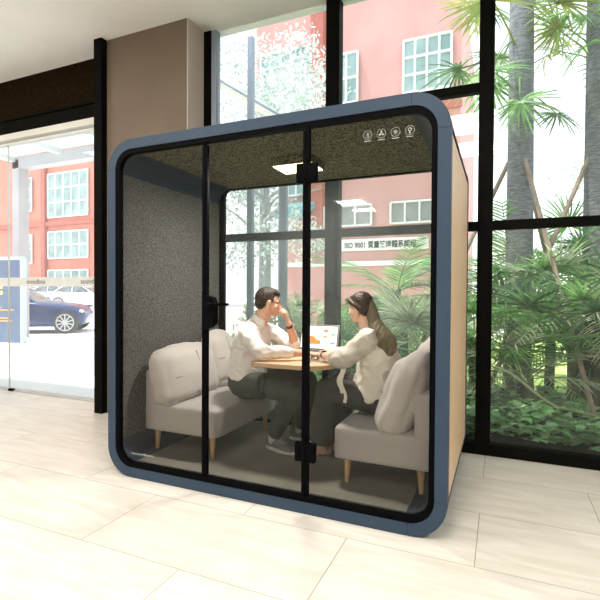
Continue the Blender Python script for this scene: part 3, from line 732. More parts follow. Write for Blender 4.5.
c.loft([(0.80, 0.70, 1.025, 0.070, 0.070), (0.825, 0.70, 1.065, 0.063, 0.066), (0.838, 0.70, 1.085, 0.061, 0.064)], seg=24, sub=3, ends=False)
c.box(0.845, 0.875, 0.655, 0.69, 1.005, 1.05, 0.006, mtx=None)
remesh_build(c, 'collar', M['shirt'], man, 0.005, 2)
# trousers
c = MB()
c.loft([(0.712, 0.70, 0.650, 0.150, 0.118), (0.695, 0.70, 0.575, 0.160, 0.120), (0.70, 0.70, 0.540, 0.155, 0.10)], seg=26, ek=0.3)
for s, kn, an in ((-1, (1.185, 0.565, 0.575), (0.975, 0.645, 0.22)), (1, (1.15, 0.86, 0.585), (1.06, 0.93, 0.22))):
    c.loft([(0.72, 0.70+s*0.085, 0.560, 0.092), (0.93, 0.70+s*0.130, 0.582, 0.094), (*kn, 0.084)], seg=18)
    c.loft([(*kn, 0.082), ((kn[0]+an[0])/2+0.005, (kn[1]+an[1])/2, 0.41, 0.070), (an[0]+0.01, an[1], 0.235, 0.056)], seg=18)
remesh_build(c, 'trousers', M['trouser'], man, 0.006, 3, wr=0.006, wscale=12, seed=9)
for an in ((0.975, 0.645, 0.19), (1.06, 0.93, 0.19)):
    c = MB(); c.loft([(an[0]-0.002, an[1], 0.235, 0.040), (an[0]-0.004, an[1], 0.165, 0.040)], seg=14, sub=1); c.build('sock', M['sock'], man)
shoe(Matrix.Translation((0.985, 0.645, 0.101)) @ Matrix.Rotation(R(-14), 4, 'Z'), man, 'sneaker')
shoe(Matrix.Translation((1.06, 0.93, 0.101)) @ Matrix.Rotation(R(4), 4, 'Z'), man, 'sneaker')
# watch strap on the raised wrist
F = frame_from(wrF, Vector(wrF)-Vector((1.055, 0.80, 0.93)), (0.92, 0.35, 0.2))
g = MB(F); P = [(-0.012, 0.030*math.cos(a), 0.026*math.sin(a)) for a in [2*PI*k/24 for k in range(24)]]
g.rings([[Vector((x, y*k_, z*k_)) for _, y, z in P] for x, k_ in ((-0.032, 1.06), (-0.012, 1.0), (-0.012, 0.9), (-0.032, 0.94))], loop=True)
g.build('watch_strap', M['leather'], man)
MB(F).cyl((-0.022, 0, 0.030), 0.016, 0.008, 'Z', 20).build('watch_face', M['silver'], man)
local(man)
tip = HT @ Vector((0.108, -0.012, -0.062))
pen = MB(); pen.tube([(1.050, 0.700, 1.165), (1.085, 0.680, 1.10), (1.112, 0.668, 1.035)], [0.0045, 0.005, 0.0025], 10, 3)
tag(pen.build('pen', M['keys']), 'dark slim pen held in the raised hand of the person in glasses', 'pen')

# ---- seated woman seen from behind her shoulder
wom = empty('person', (1.80, 0.62, 0.10), label='seated person with long tied-back hair in an ivory blouse and dark culottes', cat='person')
HW = Matrix.Translation((1.634, 0.62, 1.168)) @ Matrix.Rotation(R(163), 4, 'Z') @ Matrix.Rotation(R(12), 4, 'Y')
b = MB()
head(b, HW, True)
b.loft([(1.650, 0.62, 1.15, 0.044, 0.046), (1.668, 0.62, 1.08, 0.043, 0.047), (1.69, 0.62, 1.02, 0.055, 0.055), (1.715, 0.62, 0.97, 0.10, 0.07)], seg=18)
b.loft([(1.79, 0.62, 0.61, 0.10, 0.075), (1.785, 0.62, 0.70, 0.11, 0.085), (1.755, 0.62, 0.84, 0.125, 0.09), (1.72, 0.62, 0.95, 0.12, 0.065)], seg=20)
for s, kn, an in ((-1, (1.42, 0.535, 0.615), (1.345, 0.665, 0.22)), (1, (1.44, 0.76, 0.615), (1.40, 0.80, 0.22))):
    b.loft([(1.80, 0.62+s*0.085, 0.56, 0.075), (1.60, 0.62+s*0.10, 0.59, 0.066), (*kn, 0.050)], seg=16)
    b.loft([(*kn, 0.048), ((kn[0]+an[0])/2+0.01, (kn[1]+an[1])/2, 0.42, 0.046), (*an, 0.030), (an[0], an[1], 0.145, 0.028)], seg=16)
    b.loft([(an[0]+0.02, an[1], 0.135, 0.026, 0.024), (an[0]-0.06, an[1]-0.02, 0.135, 0.034, 0.018), (an[0]-0.11, an[1]-0.035, 0.125, 0.034, 0.012)], ref=(0, 0, 1), seg=14)
sN, eN, wN = (1.725, 0.455, 0.965), (1.60, 0.40, 0.845), (1.385, 0.555, 0.838)
sF, eF, wF = (1.72, 0.785, 0.955), (1.60, 0.86, 0.86), (1.395, 0.80, 0.842)
for A_, B_, C_ in ((sN, eN, wN), (sF, eF, wF)):
    b.loft([(*A_, 0.046), tuple([(A_[i]+B_[i])/2 for i in range(3)])+(0.040,), (*B_, 0.035)], seg=14)
    b.loft([(*B_, 0.036), tuple([(C_[i]+B_[i])/2 for i in range(3)])+(0.031,), (*C_, 0.021)], seg=14)
hand(b, wN, (-0.72, 0.62, -0.04), (0, 0, 1), thumb=-1, curls=(18, 22, 26, 30), k=0.90)
hand(b, wF, (-0.90, 0.18, -0.04), (0, 0, 1), thumb=1, curls=(24, 28, 30, 34), k=0.90)
remesh_build(b, 'body', M['skinw'], wom, 0.0042, 2)
face_parts(HW, wom, True)
HS = HW; HW = HS @ Matrix.Scale(0.88, 4)
h = MB()
h.ell((-0.024, 0, 0.032), (0.092, 0.079, 0.089), mtx=HW); h.ell((-0.056, 0, -0.012), (0.054, 0.068, 0.066), mtx=HW)
h.ell((0.030, 0, 0.080), (0.044, 0.056, 0.028), mtx=HW, rot=(0, 0.45, 0))
for s in (-1, 1):
    h.loft([(0.058, s*0.020, 0.082, 0.018), (0.044, s*0.052, 0.058, 0.022), (0.010, s*0.068, 0.030, 0.020), (-0.03, s*0.066, 0.0, 0.024), (-0.05, s*0.052, -0.04, 0.024)], mtx=HW, seg=12)
remesh_build(h, 'hair', M['hairw'], wom, 0.004, 2, wr=0.0025, wscale=60)
h = MB()
h.loft([(1.698, 0.605, 1.205, 0.028, 0.030), (1.722, 0.592, 1.15, 0.032, 0.038), (1.746, 0.572, 1.08, 0.036, 0.042), (1.785, 0.540, 1.01, 0.040, 0.060), (1.820, 0.520, 0.950, 0.042, 0.082), (1.832, 0.515, 0.905, 0.038, 0.080), (1.835, 0.515, 0.880, 0.026, 0.055)], seg=20)
remesh_build(h, 'ponytail', M['hairo'], wom, 0.0045, 2, wr=0.004, wscale=40, wstretch=(1, 1, .25))
g = MB(); g.tube([(1.72, 0.525, 1.018), (1.79, 0.505, 1.02), (1.835, 0.51, 1.012)], 0.004, 8, 3); g.build('hair_tie', M['hairw'], wom)
c = MB()
c.loft([(1.742, 0.62, 0.570, 0.182, 0.152), (1.752, 0.62, 0.64, 0.175, 0.152), (1.768, 0.62, 0.76, 0.172, 0.142), (1.764, 0.62, 0.87, 0.172, 0.124), (1.725, 0.62, 0.965, 0.135, 0.080), (1.700, 0.62, 1.02, 0.070, 0.062)], seg=28, ek=0.15)
c.loft([(1.72, 0.53, 0.97, 0.060), (*sN, 0.066), (1.665, 0.425, 0.905, 0.062), (1.60, 0.400, 0.852, 0.064), (1.53, 0.45, 0.846, 0.062)], seg=20)
c.loft([(1.72, 0.72, 0.965, 0.060), (*sF, 0.066), (1.665, 0.82, 0.905, 0.060), (1.60, 0.86, 0.865, 0.060), (1.535, 0.845, 0.855, 0.058)], seg=20)
remesh_build(c, 'blouse', M['blouse'], wom, 0.006, 2, wr=0.009, wscale=13, seed=21, wstretch=(1, 1, 1.2))
g = MB()
for dx, l_, w_ in ((0.0, 0.19, 0.008), (0.022, 0.25, 0.0075)):
    pts = [(1.575+dx+0.012*math.sin(i*1.1+dx*60), 0.385+0.01*math.cos(i), 0.815-l_*i/7) for i in range(8)]
    g.loft([(*p, w_*(1+0.5*i/7), 0.002) for i, p in enumerate(pts)], ref=(0, 1, 0), seg=8, sub=3, ends=False)
g.build('sleeve_ribbon', M['blouse'], wom)
c = MB()
c.loft([(1.775, 0.62, 0.62, 0.150, 0.115), (1.785, 0.62, 0.565, 0.165, 0.135), (1.785, 0.62, 0.53, 0.155, 0.12)], seg=24, ek=0.25)
for s, kn, an in ((-1, (1.42, 0.535, 0.615), (1.395, 0.575, 0.30)), (1, (1.44, 0.76, 0.615), (1.43, 0.80, 0.30))):
    c.loft([(1.80, 0.62+s*0.080, 0.565, 0.092), (1.60, 0.62+s*0.10, 0.595, 0.086), (kn[0]+0.01, kn[1], 0.605, 0.080)], seg=18)
    c.loft([(kn[0]+0.01, kn[1], 0.625, 0.072, 0.070), (kn[0], kn[1]+0.01, 0.50, 0.080, 0.085), (an[0], an[1], 0.375, 0.082, 0.100), (an[0]-0.01, an[1], 0.285, 0.086, 0.112)], seg=20)
remesh_build(c, 'culottes', M['culotte'], wom, 0.006, 3, wr=0.005, wscale=11, seed=33, wstretch=(1, 1, .5))
for an in ((1.345, 0.665), (1.40, 0.80)):
    shoe(Matrix.Translation((an[0]-0.005, an[1]-0.003, 0.101)) @ Matrix.Rotation(R(180+17), 4, 'Z'), wom, 'flat')
F = frame_from(wN, Vector(wN)-Vector(eN), (0, 0, 1))
g = MB(F); g.rings([[Vector((x, 0.024*k_*math.cos(2*PI*k/24), 0.0235*k_*math.sin(2*PI*k/24))) for k in range(24)] for x, k_ in ((-0.030, 1.08), (-0.012, 1.02), (-0.012, 0.92), (-0.030, 0.96))], loop=True)
g.build('watch_strap', M['keys'], wom)
MB(F).rbox((-0.021, -0.004, 0.027), (0.026, 0.024, 0.009), 0.003, n=4).build('watch_face', M['black'], wom)
local(wom)

# ------------------------------------------------------------------ outside: ground, buildings, cars
struct(MB().box(-70, 40, WY+0.16, 90, -0.06, -0.004).build('ground', M['pave'], smooth=False))
struct(MB().box(-1.2, 12, 4.3, 12.0, -0.004, 0.004).build('lawn', M['lawn'], smooth=False))
struct(MB().box(-1.2, 12, WY+0.17, 4.3, -0.004, 0.012).build('planting_bed', M['soil'], smooth=False))

def grid_window(bld, x0, x1, z0, z1, y, nx, nz, glass, t=0.10):
    f = MB()
    f.box(x0, x1, y-0.10, y-0.02, z0, z1); w_ = f.build('window', glass, bld, smooth=False)
    g = MB()
    for i in range(nx+1):
        x = x0+(x1-x0)*i/nx; g.box(x-t/2, x+t/2, y-0.18, y-0.10, z0, z1)
    for k in range(nz+1):
        z = z0+(z1-z0)*k/nz; g.box(x0, x1, y-0.17, y-0.10, z-t/2, z+t/2)
    g.build('window_bars', M['winbar'], w_, smooth=False)

bl = empty('factory_building', (-34, 28, 0), label='coral brick factory building with pale green windows behind the parked cars', cat='building')
MB().box(-24, 9.2, 0, 10, 0, 24).build('wall', M['brick'], bl, smooth=False)
MB().box(-3.0, -2.5, -0.35, -0.01, 0, 24).build('pilaster', M['brickd'], bl, smooth=False)
MB().box(-24, 9.2, -0.25, -0.01, 7.3, 7.7).build('string_course', M['brickd'], bl, smooth=False)
for (x0, x1, z0, z1, nx, nz) in ((-2.3, 2.75, 8.1, 12.1, 5, 3), (-2.3, 2.75, 4.3, 6.75, 5, 2), (-5.7, -4.5, 8.9, 12.0, 2, 3), (-5.7, -4.5, 3.9, 6.6, 2, 2), (-2.3, 2.75, 14.6, 18.5, 5, 3), (-2.3, 2.75, 0.6, 3.2, 5, 1)):
    grid_window(bl, x0, x1, z0, z1, 0, nx, nz, M['winglass'], 0.12)

br = empty('office_building', (-2, 14, 0), label='pink walled office building seen through the rear glass, with a certificate banner', cat='building')
MB().box(-3.2, 3.2, 0, 8, 0, 12).build('wall', M['pink'], br, smooth=False)
MB().box(-3.25, 3.25, -0.12, -0.01, 2.25, 2.42).build('ledge', M['winbar'], br, smooth=False)
MB().box(-3.25, 3.25, -0.12, -0.01, 7.5, 7.75).build('ledge', M['brickd'], br, smooth=False)
grid_window(br, -3.1, -2.4, 5.0, 5.75, 0, 2, 1, M['winglass'], 0.07)
grid_window(br, -2.2, 0.2, 3.72, 4.45, 0, 4, 1, M['windark'], 0.06)
grid_window(br, 0.9, 2.9, 3.72, 4.45, 0, 4, 1, M['windark'], 0.06)
MB().box(-4.6, -3.21, 0, 8, 7.0, 12).build('upper_wing', M['pink'], br, smooth=False)
MB().box(-2.12, -1.62, -0.3, -0.01, 2.8, 12).build('pilaster', M['brickd'], br, smooth=False)
grid_window(br, -4.3, -2.15, 8.3, 10.6, 0, 5, 4, M['winglass'], 0.035)
grid_window(br, -1.2, -0.35, 8.2, 10.0, 0, 2, 2, M['winglass'], 0.07)
grid_window(br, 1.3, 2.9, 8.2, 10.0, 0, 4, 3, M['winglass'], 0.07)
f = MB(); f.prism([(-1.2, 3.95), (-1.2, 4.35), (-0.02, 4.75), (-0.02, 4.6)], -3.1, -1.9, 'X'); f.build('awning', M['teal'], br, smooth=False)
f = MB(); f.box(-1.30, 2.2, -0.12, -0.05, 2.80, 3.22); f.build('banner', M['white'], br, smooth=False)
text_obj('lettering', 'ISO 9001 質量管理體系認證', 0.27, (0.50, -0.125, 2.985), (PI/2, 0, 0), M['bannertext'], br, ext=0.003, sx=0.80, off=0.006)
# entrance canopy outside the glass doors
cn = empty('entrance_canopy', (-6.5, 6.0, 0), label='grey steel entrance canopy with a pale glass roof outside the doors', cat='canopy')
f = MB(); f.box(-3.16, -2.90, 0, 0.3, 0, 4.80, 0.01); f.build('column', M['canopy'], cn, smooth=False)
f = MB(); f.box(-3.16, 2.4, 0, 0.3, 4.56, 4.86, 0.01); f.build('beam', M['canopy'], cn, smooth=False)
f = MB(); f.box(-3.16, 2.4, -3.9, 0.0, 4.88, 4.91); f.build('roof_glass', M['skyglass'], cn, smooth=False)
for x in (-3.1, -1.3, 0.5, 2.3):
    MB().box(x-0.07, x+0.07, -3.9, 0.0, 4.74, 4.87).build('rafter', M['canopyw'], cn, smooth=False)
# blue information board
sg = empty('sign_board', (-9.46, 4.96, 0), rz=R(12), label='blue standing sign board with orange and yellow lines of print outside the doors', cat='sign')
MB().box(-1.8, 1.28, -0.04, 0.04, 0.0, 2.02).build('board', M['sign'], sg, smooth=False)
MB().box(1.28, 1.37, -0.06, 0.06, 0.0, 2.10, 0.01).build('frame_post', M['signfr'], sg, smooth=False)
MB().box(-1.8, 1.28, -0.06, 0.06, 2.02, 2.10).build('top_rail', M['signfr'], sg, smooth=False)
for (x0, x1, z) in ((-1.5, 0.75, 0.86), (-1.5, 1.1, 0.80), (-1.5, 0.95, 0.60), (-1.5, 1.05, 0.53)):
    MB().box(x0, x1, -0.046, -0.041, z-0.014, z+0.014).build('orange_line', M['signor'], sg, smooth=False)
for z in (1.36, 1.22): MB().box(-1.5, 0.78, -0.046, -0.041, z-0.045, z+0.045).build('yellow_line', M['signyl'], sg, smooth=False)
MB().box(-1.5, 0.36, -0.046, -0.041, 1.52, 1.60).build('white_line', M['white'], sg, smooth=False)

def make_car(paint, label, loc, rz, group=None, sc=1.0):
    c = empty('car', loc, rz, label=label, cat='car', group=group); c.scale = (sc, sc, sc)
    st = [(-2.28, 0.42, 0.78, 0.60), (-2.18, 0.30, 0.98, 0.78), (-1.7, 0.22, 1.02, 0.88), (-0.8, 0.20, 0.98, 0.91), (0.4, 0.20, 0.96, 0.91), (0.9, 0.20, 0.92, 0.90), (1.45, 0.20, 0.86, 0.88), (1.76, 0.24, 0.76, 0.80), (1.90, 0.34, 0.62, 0.60)]
    rg = []
    for x, z0, z1, hw in catmull(st, 3):
        P = rrect(-hw, z0, hw, z1, 0.16 if z1-z0 > 0.4 else 0.1, 4); rg.append([Vector((x, a, b)) for a, b in P])
    MB().rings(rg).build('body', paint, c, angle=50)
    st = [(-1.85, 1.00, 0.62), (-1.35, 1.30, 0.60), (-0.6, 1.43, 0.60), (-0.2, 1.42, 0.60), (0.15, 1.26, 0.62), (0.6, 0.98, 0.68)]
    rg = [[Vector((x, -0.80, 0.93)), Vector((x, -w_, z)), Vector((x, -w_*0.8, z+0.03)), Vector((x, w_*0.8, z+0.03)), Vector((x, w_, z)), Vector((x, 0.80, 0.93))] for x, z, w_ in catmull(st, 3)]
    MB().rings(rg).build('windows', M['carglass'], c, angle=50)
    rg = [[Vector((x, -w_-0.01, z-0.02)), Vector((x, -w_*0.8, z+0.045)), Vector((x, w_*0.8, z+0.045)), Vector((x, w_+0.01, z-0.02))] for x, z, w_ in catmull(st[1:5], 3)]
    MB().rings(rg).build('roof', paint, c, angle=50)
    for s in (-1, 1):
        for p in (((-0.15, s*0.66, 1.38), (0.55, s*0.80, 0.95)), ((-0.65, s*0.66, 1.40), (-0.65, s*0.83, 0.95)), ((-1.25, s*0.65, 1.32), (-1.7, s*0.82, 0.98))): MB().tube(p, 0.035, 6).build('pillar', paint, c)
        MB().ell((0.40, s*0.98, 1.02), (0.07, 0.10, 0.06)).build('wing_mirror', paint, c)
    for sx in (-1.40, 1.42):
        for s in (-1, 1):
            f = MB(); f.cyl((sx, s*0.80, 0.335), 0.335, 0.24, 'Y', 32); w_ = f.build('wheel', M['tyre'], c, angle=40)
            g = MB()
            for k in range(10):
                a = 2*PI*k/10; g.box(-0.018, 0.018, s*0.905, s*0.93, 0.04, 0.235, mtx=Matrix.Translation((sx, 0, 0.335)) @ Matrix.Rotation(a, 4, 'Y'))
            g.cyl((sx, s*0.92, 0.335), 0.055, 0.03, 'Y', 16)
            rg = [[Vector((sx+r_*math.cos(2*PI*k/28), y, 0.335+r_*math.sin(2*PI*k/28))) for k in range(28)] for r_, y in ((0.255, s*0.905), (0.255, s*0.93), (0.225, s*0.93), (0.225, s*0.905))]
            g.rings(rg, loop=True)
            g.build('rim', M['rim'], w_)
    for s in (-1, 1): MB().ell((1.74, s*0.64, 0.66), (0.16, 0.12, 0.06)).build('headlight', M['winbar'], c)
    return c
car0 = make_car(M['carblue'], 'dark blue car parked closest, its tail hidden by the sign board', (-11.12, 7.36, -0.004), R(36))
ws = [(-37.8, 25.3), (-33.6, 24.5), (-29.9, 24.2), (-26.3, 23.4)]
wl = ['white car second from the left end of the far parked row', 'white car in the middle of the far parked row', 'white car at the right of the far parked row, before the last', 'white car last on the right of the far parked row, cut by the dark column']
wl[0] = 'white car at the left end of the far row, partly behind the blue car'
for (x, y), lb in zip(ws, wl):
    if lb == wl[0]:
        cw = make_car(M['carwhite'], lb, (x, y, -0.004), R(30), 'white cars parked in the far row', 1.22)
    else:
        k = copy_tree(cw); k.location = (x, y, -0.004); k['label'] = lb

# ------------------------------------------------------------------ garden
def leaf_strip(mb, p0, d, up, L, w, droop, n=3, fold=0.0):
    d = d.normalized(); side = d.cross(up)
    if side.length < 1e-3: side = Vector((0, 1, 0))
    side.normalize(); prev = None
    for i in range(n+1):
        t = i/n; ww = w*(math.sin(PI*min(1, 0.12+0.88*t))**0.7 if t < 1 else 0.03)*(1-0.3*t)
        c = p0 + d*(L*t) + Vector((0, 0, -1))*(droop*L*t*t)
        a, b = mb.bm.verts.new(c - side*ww/2), mb.bm.verts.new(c + side*ww/2)
        if prev: mb.bm.faces.new((prev[0], prev[1], b, a))
        prev = (a, b)

def fan_leaf(seed, pet=0.55, rad=0.5, n=26, droop=0.35, wide=0.028):
    rnd = random.Random(seed); mb = MB()
    tip = Vector((pet, 0, 0))
    mb.tube([(0, 0, 0), (pet*0.5, 0, 0.03), tuple(tip)], [0.010, 0.008, 0.006], 5)
    for i in range(n):
        a = R(-125 + 250*i/(n-1)) + rnd.uniform(-0.04, 0.04)
        d = Vector((math.cos(a), math.sin(a), rnd.uniform(-0.08, 0.10) + 0.10*math.cos(a)))
        leaf_strip(mb, tip, d, Vector((0, 0, 1)), rad*rnd.uniform(0.82, 1.05)*(0.8+0.2*math.cos(a)), wide, droop*rnd.uniform(0.5, 1.4), 4)
    return mb.mesh('frond', smooth=False)

def feather_leaf(seed, L=1.3, n=24, leaf=0.38, droop=0.45, wide=0.022):
    rnd = random.Random(seed); mb = MB(); pts = []
    for i in range(13):
        t = i/12; pts.append(Vector((L*t, 0, -droop*L*t*t)))
    mb.tube([tuple(p) for p in pts], [0.010*(1-0.8*i/12)+0.002 for i in range(13)], 5)
    for i in range(n):
        t = 0.16+0.84*i/(n-1); k = t*12; a = int(min(k, 11)); p = pts[a].lerp(pts[a+1], k-a)
        tan = (pts[a+1]-pts[a]).normalized()
        for s in (-1, 1):
            d = tan*(0.55+0.5*t) + Vector((0, s, 0)) + Vector((0, 0, rnd.uniform(-0.05, 0.3)))
            leaf_strip(mb, p, d, Vector((0, 0, 1)), leaf*math.sin(PI*(0.18+0.72*t))*rnd.uniform(0.9, 1.1), wide, 0.25*rnd.uniform(0.4, 1.6), 3)
    return mb.mesh('frond', smooth=False)

FAN = {k: [] for k in ('palmd', 'palmm', 'palml', 'palmy', 'palmp')}
FEA = {k: [] for k in FAN}
for k in FAN:
    for i in range(3):
        me = fan_leaf(i*7+1); me.materials.append(M[k]); FAN[k].append(me)
        me = feather_leaf(i*5+2); me.materials.append(M[k]); FEA[k].append(me)

def plant(name, label, x, y, crown, n, kind, mats, size, pitch=(-10, 65), stemr=0.05, seed=0, trunk=None, group=None, zb=0.012, spread=0.88):
    rnd = random.Random(seed)
    t = empty(name, (x, y, zb), label=label, cat='palm' if 'palm' in name else 'plant', group=group)
    st = MB(); st.tube([(0, 0, 0), (0.01, 0.0, crown*0.5), (0, 0, crown)], [stemr*1.1, stemr, stemr*0.9], 12, 6); st.build('stem' if not trunk else 'trunk', trunk or M['stalk'], t)
    for i in range(n):
        me = rnd.choice((FAN if kind == 'fan' else FEA)[rnd.choice(mats)])
        o = bpy.data.objects.new('frond', me); COL.objects.link(o); o.parent = t
        az = 2*PI*i*0.381966*1.0 + rnd.uniform(-0.2, 0.2)
        el = R(rnd.uniform(*pitch))
        o.location = (0, 0, crown*rnd.uniform(spread, 1.0))
        o.rotation_euler = (rnd.uniform(-0.4, 0.4), -el, az)
        s = size*rnd.uniform(0.85, 1.15); o.scale = (s, s, s)
    return t

DD, MM_, LL, YY = ['palmd', 'palmd', 'palmm'], ['palmm', 'palmm', 'palmd'], ['palml', 'palmm', 'palml'], ['palmy', 'palml']
# tall palms on the right with timber props
def palm_tree(label, x, y, h, r, seed):
    t = plant('palm_tree', label, x, y, h+0.9, 17, 'fan', ['palmm', 'palmd', 'palmy', 'palml'], 1.15, (-60, 50), r, seed, M['trunk'], spread=0.74)
    for a in (35, 155, 275):
        q = R(a+seed*11); MB().tube([(1.35*math.cos(q), 1.35*math.sin(q), 0.0), (r*0.8*math.cos(q), r*0.8*math.sin(q), 2.72)], 0.024, 8).build('timber_prop', M['stake'], t)
    return t
palm_tree('tall grey trunked palm with timber props just right of the thick window post', 2.68, 3.25, 3.75, 0.135, 2)
palm_tree('tall palm with a grey trunk at the right edge of the window', 3.47, 3.45, 3.9, 0.16, 5)
# low palms and ferns filling the bed
specs = [
 ('fan_palm', 'dark green fan palm low behind the right window', 2.75, 2.75, 0.75, 15, 'fan', DD, 1.0),
 ('fan_palm', 'dense fan palm drooping toward the glass at the right edge', 3.35, 2.55, 0.95, 16, 'fan', DD, 1.05),
 ('fan_palm', 'grey-green fan palm in the middle of the right window', 3.0, 3.3, 1.25, 16, 'fan', LL, 1.05),
 ('fan_palm', 'bright fan palm under the transom beside the right palm trunk', 3.4, 3.9, 1.60, 16, 'fan', MM_, 1.0),
 ('fan_palm', 'fan palm close behind the thick window post', 2.25, 2.7, 0.8, 15, 'fan', LL, 0.85),
 ('feather_palm', 'feathery palm arching beyond the tall propped palm', 2.6, 4.1, 1.3, 13, 'fea', LL, 1.0),
 ('feather_palm', 'bright green feathery palm behind the ponytail of the seated person', 2.0, 3.4, 0.85, 13, 'fea', MM_, 0.8),
 ('fan_palm', 'pale fan palm low behind the cushion of the right sofa', 1.75, 2.5, 0.65, 14, 'fan', LL, 0.9),
 ('feather_palm', 'green feathery palm seen above the laptop', 0.95, 3.0, 0.70, 12, 'fea', MM_, 0.75),
 ('fan_palm', 'grey-green fan palm between laptop and ivory blouse', 1.35, 3.7, 0.75, 13, 'fan', LL, 0.8),
 ('feather_palm', 'leafy palm left of the laptop behind the raised hand', 0.45, 2.9, 0.65, 11, 'fea', LL, 0.7),
 ('fan_palm', 'low dark fan palm under the laptop level beyond the rear glass', 1.0, 2.2, 0.45, 12, 'fan', DD, 0.7),
 ('fan_palm', 'hazy fan palm behind the head of the person in glasses', -0.05, 3.4, 0.8, 12, 'fan', LL, 0.75),
 ('feather_palm', 'tall feathery palm under the certificate banner', 1.15, 4.2, 1.30, 15, 'fea', MM_, 0.85),
 ('fan_palm', 'yellowing fan palm in the far right of the garden', 4.1, 3.2, 1.3, 15, 'fan', YY+MM_, 1.05),
 ('feather_palm', 'light feathery palm spreading low in front of the first propped palm', 2.75, 2.35, 0.50, 13, 'fea', LL, 0.7),
 ('feather_palm', 'mid green feathery palm low between the two propped palms', 3.15, 2.75, 0.75, 14, 'fea', LL+MM_, 0.8),
 ('feather_palm', 'straw coloured feathery palm in the right half of the right window', 3.28, 2.75, 1.15, 12, 'fea', ['palmp', 'palmp', 'palml'], 0.75),
 ('fan_palm', 'fan palm far right of the garden near the wall line', 4.3, 2.4, 0.8, 14, 'fan', DD, 1.0),
]
for i, (nm, lb, x, y, cr, n, kd, ms, sz) in enumerate(specs):
    plant(nm, lb, x, y, cr, n, 'fan' if kd == 'fan' else 'fea', ms, sz, seed=i+40)

# trees: trunk + branches + leaf mass
def leafy_tree(label, x, y, h, r, n, leafm, seed, lo=0.35, leaf=0.13, sq=1.0):
    rnd = random.Random(seed); t = empty('tree', (x, y, 0), label=label, cat='tree')
    f = MB(); f.tube([(0, 0, 0), (0.05, 0.0, h*0.3), (0, 0.05, h*0.6), (0.03, 0, h*0.85)], [0.11, 0.09, 0.06, 0.02], 10, 4)
    for i in range(9):
        a = rnd.uniform(0, 2*PI); z = h*rnd.uniform(0.3, 0.7); L = r*rnd.uniform(0.6, 0.9)
        f.tube([(0.02, 0.02, z), (L*0.5*math.cos(a), L*0.5*math.sin(a), z+L*0.35), (L*math.cos(a), L*math.sin(a), z+L*0.55)], [0.04, 0.022, 0.008], 6, 3)
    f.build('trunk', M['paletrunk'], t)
    g = MB(); cl = [(Vector((rnd.uniform(-1, 1)*r*0.75, rnd.uniform(-1, 1)*r*0.75, h*rnd.uniform(lo, 1.0))), rnd.uniform(0.25, 0.5)*r) for _ in range(16)]
    for i in range(n):
        c, q = rnd.choice(cl); d = Vector([rnd.gauss(0, 1) for _ in range(3)]).normalized()
        p = c + d*q*rnd.uniform(0.5, 1)
        e = Vector([rnd.gauss(0, 1) for _ in range(3)]).normalized(); s_ = e.cross(d); s_ = s_.normalized() if s_.length > 1e-3 else Vector((1, 0, 0))
        L = leaf*rnd.uniform(0.6, 1.2)
        g.face([p, p+e*L*0.5+s_*L*0.22, p+e*L, p+e*L*0.5-s_*L*0.22])
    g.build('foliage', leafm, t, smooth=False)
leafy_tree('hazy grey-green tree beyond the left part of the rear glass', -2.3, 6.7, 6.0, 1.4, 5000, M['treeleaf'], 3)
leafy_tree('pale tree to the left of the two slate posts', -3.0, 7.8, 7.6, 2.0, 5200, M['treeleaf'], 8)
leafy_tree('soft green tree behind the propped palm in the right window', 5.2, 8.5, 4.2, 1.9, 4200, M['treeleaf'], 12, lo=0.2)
# shrubs at the back of the bed, hiding the horizon
def shrub(label, x, y, w_, h, n, m, seed):
    rnd = random.Random(seed); t = empty('shrub', (x, y, 0.0), label=label, cat='shrub')
    f = MB()
    for i in range(7):
        a = rnd.uniform(0, 2*PI); f.tube([(0, 0, 0.005), (w_*0.35*math.cos(a), w_*0.25*math.sin(a), h*0.8)], [0.015, 0.005], 5)
    f.build('stems', M['stake'], t)
    g = MB()
    for i in range(n):
        a, b = rnd.uniform(0, 2*PI), math.acos(rnd.uniform(-0.2, 1)); q = rnd.uniform(0.6, 1.0)
        p = Vector((w_*0.5*q*math.sin(b)*math.cos(a), 0.4*q*math.sin(b)*math.sin(a), max(0.03, h*0.25+h*0.75*q*math.cos(b))))
        e = Vector((rnd.gauss(0, 1), rnd.gauss(0, 1), rnd.uniform(0, 1.2))).normalized(); s_ = e.cross(Vector((0.3, 0.2, 1))).normalized(); L = rnd.uniform(0.08, 0.17)
        g.face([p, p+e*L*0.5+s_*L*0.25, p+e*L, p+e*L*0.5-s_*L*0.25])
    g.build('foliage', m, t, smooth=False)
for i, (lb, x, y, w_, h, m) in enumerate((
    ('pale green shrub left of the slate posts beyond the rear glass', -0.9, 4.4, 1.6, 1.3, 'palml'),
    ('green shrub behind the raised hand and pen', 0.4, 4.7, 1.5, 1.2, 'palmm'),
    ('bushy shrub behind the laptop, below the pink building', 1.5, 5.6, 1.7, 1.35, 'palml'),
    ('dark shrub at the back of the right window between the palms', 4.1, 5.6, 2.0, 1.75, 'palmd'),
    ('light green shrub at the back near the far right corner', 5.6, 4.6, 2.0, 1.6, 'palmm'))):
    shrub(lb, x, y, w_, h, 1300, M[m], 60+i)

